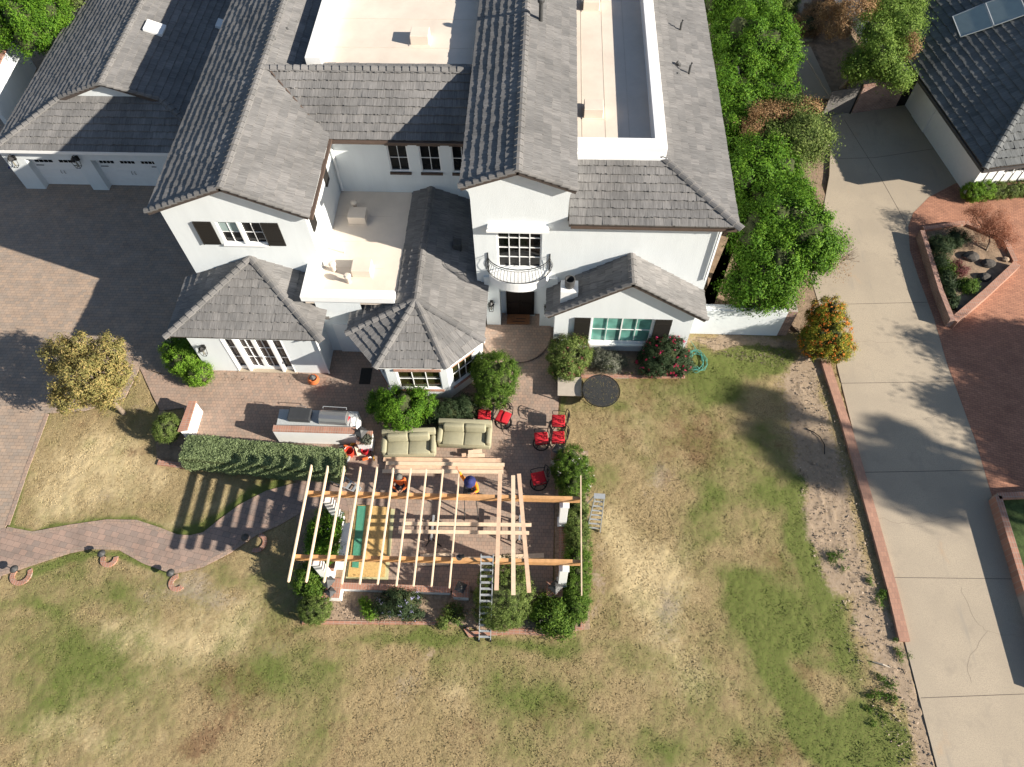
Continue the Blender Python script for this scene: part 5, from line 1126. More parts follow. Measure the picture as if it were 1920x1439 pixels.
# ================================================================== PERGOLA
pg = empty('pergola', (0, 0, 0), 0, 'unfinished pine pergola on four white columns with open rafters', 'pergola')
CT = 2.458
for x, y in ((-7.72, 8.0), (-7.72, 10.38), (1.1, 8.1), (1.1, 10.48)):
    cmb = MB(); cmb.b2((x-.15, y-.15, WH), (x+.15, y+.15, CT), .01); c_ = cmb.build('column', M['white'], pg)
    MB().b2((x-.19, y-.19, WH), (x+.19, y+.19, WH+.10), .01).b2((x-.18, y-.18, CT-.10), (x+.18, y+.18, CT-.002), .01).build('column_trim', M['white'], c_)
BT = 2.78
for (ya, yb) in ((10.44, 10.56), (8.02, 8.2)):
    MB().bar((-8.42, ya, BT-.16), (1.66, yb, BT-.16), .12, .32).build('beam', M['fir'], pg)
for k in range(10):
    x = -8.39+.618*k+(0.03 if k == 6 else 0); mb = MB(); y0, y1 = 7.06+.015*(k % 3), 11.47-.02*(k % 2)
    mb.b2((x-.02, y0+.06, BT), (x+.02, y1-.06, BT+.185)); mb.b2((x-.02, y0, BT+.06), (x+.02, y0+.058, BT+.185)); mb.b2((x-.02, y1-.058, BT+.06), (x+.02, y1, BT+.185))
    mb.build('rafter', M['pine'], pg)
MB().b2((1.66, 7.0, BT), (1.70, 11.4, BT+.14)).build('rafter', M['pine'], pg)
def board(label, a, b, wd, th, m_, cat='board', group='loose boards'):
    mb = MB(); mb.bar(a, b, wd, th); return tag(mb.build('board', M[m_]), label, cat, group)
zb = BT+.03
board('rosy loose board laid across the beams, left of the three', at(938,884,zb), at(930.8,1107,zb), .145, .04, 'pine_pink', group='boards laid across the pergola beams')
board('pale loose board across the beams, middle one and longest at the bottom', at(962.2,892,zb), at(962.6,1116,zb), .145, .04, 'pine', group='boards laid across the pergola beams')
board('slanting rosy board across the beams, right of the three', at(973,889,zb), at(992.2,1111.5,zb), .145, .04, 'pine_pink', group='boards laid across the pergola beams')
zs = .86
board('upper of two pale boards lying on the sawhorses', at(752.8,982,zs), at(996.5,984.8,zs), .14, .04, 'pine', group='boards on the sawhorses')
board('lower of two pale boards lying on the sawhorses', at(747,996.8,zs), at(992,999.8,zs), .14, .04, 'pine', group='boards on the sawhorses')
def sawhorse(px, label):
    p = at(px, 990, 0); p = at(px, 1003, 0); t = empty('sawhorse', (p.x, p.y, 0), 0, label, 'sawhorse', 'black folding sawhorses')
    MB().bar((0, -.5, .80), (0, .5, .80), .07, .08).build('top_bar', M['alu'], t)
    for sy in (-.42, .42):
        for sx in (-1, 1): MB().bar((0, sy, .77), (sx*.30, sy*1.12, 0), .05, .03).build('leg', M['black'], t)
    for sx in (-1, 1): MB().bar((sx*.18, -.46, .32), (sx*.18, .46, .32), .03, .04).build('brace', M['black'], t)
sawhorse(815, 'black sawhorse under the left part of the two pale boards'); sawhorse(975, 'black sawhorse under the right ends of the two pale boards')
# boards and offcuts on the ground
board('long board lying on the paving just behind the front beam', at(824,1052,.05), at(1020,1042,.05), .19, .05, 'pine', group='boards on the paving')
board('board on the paving left of it, below the sawhorse boards', at(788,1042,.05), at(850,1040,.05), .12, .05, 'pine', group='boards on the paving')
board('board poking out under the front beam near the yellow sheet', at(775,1058,.06), at(842,1056,.06), .16, .05, 'pine', group='boards on the paving')
board('white board standing on edge inside the left low wall', Vector((-7.30, 8.25, .62)), Vector((-7.30, 10.1, .62)), .26, .05, 'white', group='white boards by the left wall')
# lumber stack in front of the sofas
def lumb(px0, px1, py, z, wd, m_, label, dy=0): board(label, at(px0, py, z), at(px1, py+dy, z), wd, .045, m_, 'lumber', 'lumber stack below the sofas')
t_l = [(719,940,862,.14,.20,'pine_pink','hindmost board of the stack, just below the sofas',2),(724,946,869,.20,.16,'pine','second board of the stack from the sofas, slightly askew',3),(722,944,877,.14,.17,'pine_pink','rosy third board of the stack',2),
 (717,944,884,.20,.16,'pine','foremost board of the stack, nearest the rafters',1),(722,940,873,.05,.6,'pine','bottom layer of the stack, showing as a thin edge',2)]
for a in t_l: lumb(*a)
board('short offcut on the right end of the lumber stack, upper one', at(878,848.5,.24), at(904,846,.24), .17, .05, 'pine', group='offcuts on the stack')
board('short offcut on the right end of the lumber stack, lower one', at(877,855,.24), at(909,854,.24), .15, .05, 'pine', group='offcuts on the stack')
board('small square offcut block beside the upper offcut', at(866,854,.24), at(874,853,.24), .12, .09, 'pine_pink', group='offcuts on the stack')
board('thin strip of wood lying on the bare dirt by the berry shrub', at(1511,676,.08), at(1556,667,.08), .10, .06, 'pine', group=None)
# sheets of board
def sheetobj(label, q, z, th, m_): mb = MB(); mb.prism([(v.x, v.y) for v in W(q, z)], z-th, z); return tag(mb.build('sheet', M[m_]), label, 'sheet', 'sheets under the pergola')
sheetobj('large golden chipboard sheet lying under the rafters', [(683,947),(733,952),(721,1082),(652,1082),(668,948)], .09, .03, 'osb')
sheetobj('narrow green sheet on the chipboard', [(671,949),(686,949),(676,1042),(661,1042)], .12, .02, 'green_sheet')
sheetobj('small green square offcut near the foot of the chipboard', [(661,1052),(673,1052),(672,1065),(660,1064)], .12, .02, 'green_sheet')
sheetobj('pale green backing sheet around the chipboard', [(667,946),(740,955),(727,1088),(648,1086)], .045, .03, 'pale_green')
# ------------------------------------------------------------------ ladders
def ladder(name, label, a, b, wv, n, tips=None, m_='alu'):
    t = empty(name, (0, 0, 0), 0, label, 'ladder'); a, b, wv = Vector(a), Vector(b), Vector(wv)
    for s, nm in ((-.5, 'rail'), (.5, 'rail')): MB().bar(a+wv*s, b+wv*s, .03, .07, (0, -1, .3)).build(nm, M[m_], t)
    for k in range(n): p = a.lerp(b, (k+.6)/n); MB().bar(p-wv*.5, p+wv*.5, .075, .03).build('rung', M[m_], t)
    for s in (-.5, .5): MB().box(a+wv*s+Vector((0, 0, .03)), (.07, .12, .06)).build('foot', M['black'], t)
    return t
fa, fb = at(909, 1201, 0), at(913.5, 1040, 3.15)
ladder('extension_ladder', 'long straight aluminium ladder leaning on the front beam over the round bush', fa, fb, (.42, .01, 0), 14)
for s in (-.21, .21): pass
t = empty('stepladder', (0, 0, 0), 0, 'open aluminium stepladder standing on the dry lawn right of the pergola', 'ladder')
p0, p1 = at(1101, 993), at(1124, 1000); pt = at(1124, 934, 2.3); wv = Vector((.46, -.02, 0)); ba = (p0+p1)/2; tp = pt
for s in (-.5, .5): MB().bar(ba+wv*s*1.15, tp+wv*s*.75, .035, .08, (0, -1, 0)).build('rail', M['alu'], t)
for k in range(7):
    f_ = (k+.8)/7.6; p = ba.lerp(tp, f_); q_ = 1.15-.4*f_; MB().bar(p-wv*.5*q_, p+wv*.5*q_, .055, .025).build('step', M['alu'], t)
bk = ba+Vector((-.1, 1.0, 0))
for s in (-.5, .5): MB().bar(bk+wv*s*1.1, tp+Vector((0, .1, 0))+wv*s*.7, .025, .04, (0, -1, 0)).build('rear_leg', M['alu'], t)
MB().bar(tp-wv*.45+Vector((0, .05, .04)), tp+wv*.45+Vector((0, .05, .04)), .2, .05).build('top_cap', M['alu'], t)
t = empty('stepladder', (0, 0, 0), 0, 'folded aluminium stepladder lying aslant by the hedge end behind the left column', 'ladder')
a, b = at(620, 890, .35), at(672, 920, .12); d = (b-a).normalized(); n_ = Vector((-d.y, d.x, 0))
for s in (-1, 1): MB().bar(a+n_*s*.26, b+n_*s*.14, .03, .09).build('rail', M['alu'], t)
for k in range(5): p = a.lerp(b, (k+.3)/5); MB().bar(p-n_*(.25-.022*k), p+n_*(.25-.022*k), .09, .03).build('step', M['alu'], t)
MB().bar(b-n_*.15, b+n_*.15, .12, .05).build('top_cap', M['alu'], t)

# ================================================================== PATIO FURNITURE
def sofa(label, corners):
    q = [at(x, y, .6) for x, y in corners]; c = (q[0]+q[1]+q[2]+q[3])/4; u = ((q[1]-q[0])+(q[2]-q[3])).normalized(); ang = math.atan2(u.y, u.x)
    w_ = ((q[1]-q[0]).length+(q[2]-q[3]).length)/2; t = empty('sofa', (c.x, c.y, 0), ang, label, 'sofa', 'tan two seat sofas'); dp = 1.0; h = .5
    k = lambda nm, a, b, bev: MB().b2(a, b, bev).build(nm, M['sofa'], t, False)
    k('base', (-w_/2+.05, -dp/2, .05), (w_/2-.05, dp/2-.1, .36), .03)
    k('backrest', (-w_/2, dp/2-.2, .05), (w_/2, dp/2+.02, .84), .05)
    for s in (-1, 1):
        x0 = s*(w_/2-.22); x1 = s*w_/2; MB().b2((x0, -dp/2+.04, .05), (x1, dp/2-.21, .62), .07, ).build('arm', M['sofa'], t)
    for s in (-1, 1):
        x0, x1 = (.008, w_/2-.235); o = MB().b2((min(s*x0, s*x1), -dp/2-.02, .365), (max(s*x0, s*x1), dp/2-.42, .50), .05).build('seat_cushion', M['sofa'], t)
        mb = MB(); mb.box((s*(x0+x1)/2, dp/2-.32, .66), (x1-x0, .24, .42), Matrix.Rotation(rad(-14), 3, 'X'), .085, 3); o = mb.build('back_cushion', M['sofa'], t)
    for o in t.children: o.data.polygons.foreach_set('use_smooth', [True]*len(o.data.polygons))
    return t
sofa('tan two seat sofa half under the round shrub, left of the pair', [(714,802.3),(813.3,799),(819.8,854.5),(716,857)])
sofa('tan two seat sofa set slightly higher, right of the pair', [(821.8,781.4),(921,785),(921.7,841.7),(818.5,836)])
# swivel patio chairs
def make_chair():
    t = empty('patio_chair', (0, 0, 0), 0, 'x', 'chair', 'red cushioned swivel patio chairs')
    pts = [(.30*math.cos(a), .30*math.sin(a), .025) for a in np.linspace(0, 2*math.pi, 24, endpoint=False)]
    MB().tube(pts, .022, 6, True).build('base_ring', M['black'], t)
    for k in range(4): a = rad(45+90*k); MB().tube([(.30*math.cos(a), .30*math.sin(a), .03), (.12*math.cos(a), .12*math.sin(a), .14), (0, 0, .16)], .016, 5).build('spoke', M['black'], t)
    MB().tube([(0, 0, .14), (0, 0, .38)], .03, 8).build('post', M['black'], t)
    MB().b2((-.25, -.25, .37), (.25, .25, .41), .01).build('seat_frame', M['black'], t)
    o = MB().b2((-.25, -.25, .415), (.25, .25, .50), .035).build('cushion', M['red'], t); o.data.polygons.foreach_set('use_smooth', [True]*len(o.data.polygons))
    # back on the -x side is the front; backrest at +x
    mb = MB(); arcp = []
    for y in np.linspace(-.27, .27, 9): arcp.append((.27+.10*(1-(y/.27)**2)+.03, y, .92+.10*(1-(y/.27)**2)))
    mb.tube([(.25, -.26, .42)]+arcp+[(.25, .26, .42)], .016, 6); mb.tube([(.28, -.26, .50), (.34, 0, .50), (.28, .26, .50)], .010, 5)
    for s in (-1, 1):
        for (cy, cz, r_) in ((.12, .78, .09), (.12, .62, .08), (.05, .88, .05)):
            sp = [(.31+.05*(1-abs(cy)/.27)+(cz-.5)*.06, s*(cy+r_*(1-i/22)*math.cos(i*.55)), cz+r_*(1-i/22)*math.sin(i*.55)) for i in range(18)]; mb.tube(sp, .014, 4)
        mb.tube([(.30, s*.02, .5), (.37, s*.10, .75), (.36, s*.02, .98)], .014, 4)
    mb.tube([(.33, 0, .5), (.40, 0, 1.0)], .010, 4); mb.build('backrest', M['black'], t)
    for s in (-1, 1): MB().tube([(.30, s*.27, .66), (.05, s*.31, .68), (-.20, s*.31, .66), (-.24, s*.30, .60), (-.20, s*.27, .42)], .015, 6).build('arm', M['black'], t)
    return t
ch0 = make_chair()
spots = [(1047,790,.0,'red cushioned chair nearest the round mesh table'),(1015,823,8,'red cushioned chair on its own in front of the pair by the lawn edge'),(1046,821,3,'red cushioned chair just above the upper right brick pier'),
 (908,780,2,'red cushioned chair half hidden by the tall round shrub, nearest the sofa'),(944,783,68,'red cushioned chair turned toward the sofas with its plain seat showing'),(1010,898,15,'red cushioned chair alone in the shade beside the pergola')]
for i, (px, py, a, lb) in enumerate(spots):
    o = ch0 if i == 0 else copy_tree(ch0); p = at(px, py, .45); o.location = (p.x, p.y, 0); o.rotation_euler.z = rad(a); o.scale = (1.12, 1.12, 1.08); o['label'] = lb
# tables
p = at(1127, 732.5, .72); t = empty('round_table', (p.x, p.y, 0), 0, 'round black pierced metal table standing on the lawn edge', 'table'); R_ = .80
MB().lathe([(R_-.03, .70), (R_-.03, .715)], (0, 0, 0), 48).build('tabletop', M['pierced'], t)
pts = [(R_*math.cos(a), R_*math.sin(a), .705) for a in np.linspace(0, 2*math.pi, 48, endpoint=False)]; MB().tube(pts, .024, 6, True).build('rim', M['black'], t)
for k in range(4): a = rad(45+90*k); MB().tube([(.62*math.cos(a), .62*math.sin(a), .70), (.25*math.cos(a), .25*math.sin(a), .35), (.52*math.cos(a), .52*math.sin(a), 0)], .02, 6).build('leg', M['black'], t)
q = [at(1048,707,.55), at(1086,708,.55), at(1090,742,.55), at(1048,742,.55)]; c = sum(q, Vector())/4; c.z = 0
t = empty('square_table', (c.x, c.y, 0), 0, 'square sand coloured table tucked beside the round mesh table', 'table')
MB().b2((-.52, -.47, .50), (.52, .47, .56), .01).build('tabletop', M['stone_top'], t)
for sx in (-1, 1):
    for sy in (-1, 1): MB().b2((sx*.47-.02, sy*.42-.02, 0), (sx*.47+.02, sy*.42+.02, .50)).build('leg', M['black'], t)
# ------------------------------------------------------------------ barbecue island
t = empty('barbecue_counter', (0, 0, 0), 0, 'outdoor barbecue counter with grey stone top and brick ledge', 'counter')
q = W([(524.3,767.6),(672,772),(667,801),(518.4,797)], .92); q2 = [(v.x, v.y) for v in q]
MB().prism([(x*1.0, y) for x, y in q2], -.02, .86).build('island_body', M['white'], t); MB().prism(q2, .865, .92).build('countertop', M['counter'], t)
q = W([(512.6,797.5),(667,801.5),(664,813),(511,808.5)], 1.06); q2 = [(v.x, v.y) for v in q]; MB().prism(q2, -.02, .99).build('ledge_wall', M['white'], t); MB().prism(q2, .992, 1.07).build('brick_ledge', M['brick'], t)
def gp(px, py): return at(px, py, .92)
c = (gp(564, 796)+gp(564, 772))/2; t = empty('griddle', (c.x, c.y+.05, .925), rad(-2), 'black lidded griddle on the left part of the counter', 'grill')
MB().b2((-.45, -.27, 0), (.45, .27, .14), .02).build('firebox', M['grill_black'], t); MB().b2((-.47, -.29, .145), (.47, .29, .30), .04).build('lid', M['grill_black'], t)
MB().tube([(-.2, .30, .22), (-.2, .37, .26), (.2, .37, .26), (.2, .30, .22)], .014, 6).build('handle', M['steel'], t)
c = (gp(626, 799)+gp(628, 775))/2; t = empty('gas_grill', (c.x, c.y+.03, .925), rad(-2), 'stainless steel gas grill on the right part of the counter', 'grill')
MB().b2((-.60, -.30, 0), (.60, .30, .14), .02).build('firebox', M['steel'], t)
mb = MB(); prof = [(-.28, .145), (-.28, .22), (-.2, .34), (-.05, .40), (.12, .38), (.24, .28), (.29, .145)]
a = [mb.bm.verts.new((-.56, y, z)) for y, z in prof]; b = [mb.bm.verts.new((.56, y, z)) for y, z in prof]
for i in range(len(prof)-1): mb.bm.faces.new((a[i], a[i+1], b[i+1], b[i]))
mb.bm.faces.new(a[::-1]); mb.bm.faces.new(b); mb.bm.faces.new((a[0], b[0], b[-1], a[-1])); mb.build('hood', M['steel'], t)
MB().tube([(-.5, .32, .27), (-.5, .40, .30), (.5, .40, .30), (.5, .32, .27)], .016, 6).build('handle', M['alu'], t)
for k in range(6): MB().tube([(-.45+.18*k, .30, .07), (-.45+.18*k, .34, .07)], .03, 8).build('knob', M['black'], t)
c = gp(661, 791); t = empty('towel', (c.x, c.y, .93), rad(8), 'white cloth draped over the right end of the barbecue counter', 'cloth')
mb = MB(); G = 8; vs = [[mb.bm.verts.new((-.1+.4*i/G, -.22+.44*j/G, .02*math.sin(i*2.1+j)-(max(0, i-4)*.09)**1.1)) for j in range(G+1)] for i in range(G+1)]
for i in range(G):
    for j in range(G): mb.bm.faces.new((vs[i][j], vs[i+1][j], vs[i+1][j+1], vs[i][j+1]))
o = mb.build('cloth', M['white'], t, True); sm = o.modifiers.new('thick', 'SOLIDIFY'); sm.thickness = .012
c = gp(659, 790); tag(MB().bar(c+Vector((-.18, -.12, .05)), c+Vector((-.1, .18, .06)), .05, .03).build('spatula', M['red']), 'red handled tool at the right end of the barbecue counter', 'tool')
# ------------------------------------------------------------------ tools and small things by the barbecue pier
def bucket(label, px, py, r, h, m_):
    p = at(px, py, h*.5); t = empty('bucket', (p.x, p.y, 0), 0, label, 'bucket'); MB().lathe([(r*.8, .02), (r, h), (r*1.06, h), (r*1.06, h-.03), (r*.96, h-.03), (r*.94, h-.02), (r*.76, .04), (.01, .04)], (0, 0, 0), 24, False).build('shell', M[m_], t, True)
    MB().tube([(r*math.cos(a), r*math.sin(a), h+.02+.02*math.sin(a)) for a in np.linspace(.2, 2.9, 12)], .007, 4).build('handle', M['alu'], t); return t
bucket('bright red open bucket beside the barbecue pier', 656, 849, .19, .38, 'bucket'); bucket('small maroon bucket right of the bright red one', 685, 847, .14, .3, 'red')
def tool(label, px, py, a, m1, m2, cat='power tool'):
    p = at(px, py, .1); t = empty('power_tool', (p.x, p.y, .02), rad(a), label, cat, 'tools scattered by the barbecue pier')
    MB().box((0, 0, .1), (.26, .11, .12), None, .03).build('motor_housing', M[m1], t); MB().tube([(-.1, 0, .1), (-.2, .0, .14), (-.28, .03, .05)], .03, 8).build('handle', M[m2], t); MB().tube([(.13, 0, .1), (.26, 0, .08)], [.035, .015], 8).build('nozzle', M['black'], t)
for a in ((662,833,40,'yellow','black','yellow and black drill standing at the foot of the barbecue pier'),(664,826,-60,'yellow','orange','yellow bag like tool against the counter end wall'),(647,857,20,'yellow','black','yellow tool below the hedge end, left of the red bucket'),
          (654,860,80,'alu','white','small pale tool below the red bucket'),(685,861,200,'orange','white','orange and white tool on the paving below the maroon bucket'),(698,853,120,'black','yellow','dark tool with yellow grip nearest the sofa'),(650,837,10,'orange','white','orange tool half under the hedge end')):
    tool(a[5], a[0], a[1], a[2], a[3], a[4])
board('short plank leaning between the red bucket and the pier', at(668,836,.3), at(674,854,.08), .17, .03, 'pine', group=None)
t = empty('flower_pot', tuple(at(590, 717)), 0, 'orange glazed pot holding a grey lantern near the french doors', 'pot')
MB().lathe([(.12, 0), (.24, .12), (.26, .24), (.2, .34), (.22, .36), (.17, .36), (.15, .28)], (0, 0, 0), 24).build('pot', M['terracotta'], t, True); MB().lathe([(.13, .36), (.16, .42), (.1, .5), (.02, .56)], (0, 0, 0), 6).build('pot_cover', M['pipe'], t)
c = at(968, 628); r_ = (at(970, 682)-c).length; pl = [(c.x+r_*math.cos(a), c.y+r_*math.sin(a)) for a in np.linspace(math.pi, 2*math.pi, 30)]
o = MB().prism(pl+[(c.x+r_, 20.2), (c.x-r_, 20.2)], -.05, .10).build('entry_platform', M['pave_patio']); o['kind'] = 'structure'
# door mats
p = at(972, 601.5); t = empty('doormat', (p.x, p.y, .101), 0, 'brown coir doormat in front of the dark front door', 'mat'); MB().b2((-.53, -.28, 0), (.53, .28, .02)).build('mat', M['mat'], t)
mb = MB(); mb.tube([(-.26+.1*math.cos(a), .06+.1*math.sin(a), .022) for a in np.linspace(0, 6.0, 14)], .008, 4); mb.b2((-.28, -.16, .018), (.30, -.12, .026)); mb.b2((-.1, .0, .018), (.34, .04, .026)); mb.build('mat_pattern', M['black'], t)
p = at(686, 706); t = empty('doormat', (p.x, p.y, .018), 0, 'black doormat in shade beside the bay', 'mat'); MB().b2((-.25, -.42, 0), (.25, .42, .02)).build('mat', M['black'], t)
# hose
mb = MB(); c = at(1306, 678); rr = random.Random(3); pts = []
for k in range(70): a = k*.62; R_ = .42+.12*math.sin(k*.9)+rr.uniform(-.06, .06); pts.append((c.x+R_*math.cos(a)*.85, c.y+R_*math.sin(a)*1.15, .03+.02*(k % 3)))
h0 = at(1296, 640, .6); pts = [tuple(h0), tuple(at(1295, 640, .1)), tuple(at(1302, 650, .03)), tuple(at(1310, 662, .03))]+pts; mb.tube(pts, .012, 6)
tag(mb.build('garden_hose', M['hose'], None, True), 'tangled teal garden hose on the grass by the magenta shrub', 'hose')
mb = MB(); mb.tube([tuple(at(x, y, .03)) for x, y in ((1513,805),(1525,810),(1538,820),(1546,834),(1546,852))], .02, 6); tag(mb.build('irrigation_pipe', M['black'], None, True), 'curved black pipe lying on the bare dirt strip', 'pipe')
# path lights
for px, py, hx, hy, lb in ((199,1044,195.3,1039,'path light in the second brick ring from the left'),(37,1073,28,1072,'path light at the left frame edge'),(327,1080,321.5,1075,'path light in the third brick ring'),(465,1014,461,1011,'path light in the pergola shadow on the path')):
    p = at(px, py); t = empty('path_light', (p.x, p.y, -.02), 0, lb, 'lamp', 'mushroom path lights')
    MB().tube([(0, 0, 0), (0, 0, .42)], .015, 6).build('stem', M['black'], t); MB().lathe([(.16, .40), (.13, .45), (.05, .49), (.02, .52)], (0, 0, 0), 20).build('lamp_shade', M['pipe'], t, True)
# blue box by hedge, disk at french doors corner etc.
p = at(582, 893, .1); tag(MB().box(p+Vector((0, 0, .06)), (.36, .28, .3), Matrix.Rotation(.5, 3, 'Z'), .03).build('toolbox', mat('blue_plastic', (.05, .16, .35), .5, .1, 8)), 'blue box under the shaded edge of the hedge', 'box')
t = empty('circular_saw', tuple(at(861.5, 1047, BT+.15)), .3, 'dark circular saw resting on the front beam', 'power tool')
MB().lathe([(.11, -.02), (.11, .02)], (0, 0, .1), 16).build('blade_guard', M['pipe'], t); MB().box((.1, 0, .12), (.18, .12, .12), None, .03).build('motor_housing', M['black'], t)
t = empty('fallen_branch', (0, 0, 0), 0, 'small pale broken stick on the bare strip near the lower kerb end', 'branch'); MB().tube([at(1636,1241,.05), at(1655,1246,.12), at(1669,1252,.05)], [.015, .03, .015], 6).build('stick', M['pale_bark'], t)
# weeds in the bare strip
for px, py, s_, lb in ((1645,1110,.26,'green weed clump against the brick kerb'),(1662,1297,.34,'ragged dark weeds at the lower end of the bare dirt strip'),(1640,1330,.3,'weeds on the lawn side of the lowest dirt patch'),(1697,1222,.14,'weed at the lower end of the brick kerb'),(1570,1040,.3,'low weeds midway down the bare strip')):
    p = at(px, py); r_ = random.Random(px); bush('weed', lb, [(p.x+r_.uniform(-.3, .3), p.y+r_.uniform(-.5, .5), .03, s_*r_.uniform(.4, 1), s_*r_.uniform(.4, 1), .05) for _ in range(6)], int(900*s_/.3), .06, L_GREEN, 'weed', .1, 40, 60+px, core=False, shell=.6, group='weeds in the bare strip')
# stones, clods and litter nobody could count
def litter(name, n, polyp, size, material, label, seed):
    r = np.random.default_rng(seed); wp = [(v.x, v.y) for v in W(polyp)]; xs_, ys_ = [p[0] for p in wp], [p[1] for p in wp]
    px_, py_ = r.uniform(min(xs_), max(xs_), n), r.uniform(min(ys_), max(ys_), n); ok = inpoly(px_, py_, wp) & (fbm(px_, py_, .6, seed) > .42); px_, py_ = px_[ok], py_[ok]; n = len(px_)
    C = np.stack([px_, py_, np.full(n, .0)], 1); s_ = size*r.uniform(.3, 1.5, (n, 1))**1.5
    O_ = r.normal(size=(n, 4, 3))*np.array([.6, .6, .35]); O_[:, 0] = [0, 0, .6]; V = (C[:, None]+O_*s_[:, None]).reshape(-1, 3); i = np.arange(n)*4
    F = np.stack([np.stack([i, i+1, i+2], 1), np.stack([i, i+2, i+3], 1), np.stack([i, i+3, i+1], 1)], 1).reshape(-1, 3); o = npmesh(name, V, F, 3, material); o['kind'] = 'stuff'; o['label'] = label
litter('gravel_stones', 5000, [(1490,660),(1545,690),(1580,800),(1620,930),(1690,1205),(1752,1439),(1690,1439),(1600,1250),(1530,1080),(1500,900),(1480,760)], .035, M['rock_pale'], 'small stones and clods on the bare dirt strip', 5)
litter('gravel_stones', 2200, [(1490,660),(1545,690),(1580,800),(1620,930),(1690,1205),(1752,1439),(1690,1439),(1600,1250),(1530,1080),(1500,900),(1480,760)], .025, M['bark'], 'dark clods and litter on the bare dirt strip', 9)
litter('gravel_stones', 9000, [(565,1120),(640,1112),(860,1116),(1036,1116),(1090,1185),(900,1180),(830,1166),(567,1165)], .03, M['rock_pale'], 'small stones in the planting bed before the low wall', 6)
litter('leaf_litter', 1500, [(420,700),(560,700),(560,720),(420,715)], .03, M['bark'], 'brown leaf litter on the paving before the french doors', 7)
litter('leaf_litter', 2500, [(1300,632),(1500,640),(1500,700),(1300,655)], .03, M['bark'], 'dry litter below the white garden wall', 8)

# ================================================================== PEOPLE
def skin(name, chains, material, parent, sub=2):
    """chains: list of lists of (xyz, radius); a chain may start at ('ref', chain, index)"""
    V, E, R = [], [], []; idx = {}
    for ci, ch in enumerate(chains):
        prev = None
        for i, it in enumerate(ch):
            if it[0] == 'ref': prev = idx[(it[1], it[2])]; continue
            V.append(it[0]); r = it[1]; R.append(r if isinstance(r, tuple) else (r, r)); idx[(ci, i)] = len(V)-1
            if prev is not None: E.append((prev, len(V)-1))
            prev = len(V)-1
    me = bpy.data.meshes.new(name); me.from_pydata(V, E, []); o = bpy.data.objects.new(name, me); COL.objects.link(o); o.parent = parent
    sk = o.modifiers.new('skin', 'SKIN'); sk.use_smooth_shade = True
    for i, r in enumerate(R): me.skin_vertices[0].data[i].radius = r
    me.skin_vertices[0].data[0].use_root = True
    s = o.modifiers.new('sub', 'SUBSURF'); s.levels = sub; s.render_levels = sub
    dg = bpy.context.evaluated_depsgraph_get(); me2 = bpy.data.meshes.new_from_object(o.evaluated_get(dg)); o.modifiers.clear(); o.data = me2; me2.name = name; me2.materials.clear(); me2.materials.append(material)
    return o
def hand_chains(wr, fwd, side, up, ci):
    """palm then five fingers with curled joints; ci = index of palm chain, palm vertex index 1"""
    wr, fwd, side, up = map(Vector, (wr, fwd, side, up)); pal = wr+fwd*.055; out = []
    out.append([(tuple(pal), (.040, .018)), (tuple(pal+fwd*.035), (.038, .015))])
    for k, (o_, L_) in enumerate(((-.030, .065), (-.010, .078), (.010, .072), (.030, .056))):
        b = pal+fwd*.04+side*o_; out.append([('ref', ci, 1), (tuple(b), .009), (tuple(b+fwd*L_*.5-up*.006), .0085), (tuple(b+fwd*L_*.85-up*.03), .0075)])
    b = pal+side*-.038; out.append([('ref', ci, 0), (tuple(b), .011), (tuple(b-side*.02+fwd*.03-up*.01), .010), (tuple(b-side*.022+fwd*.055-up*.02), .008)])
    return out
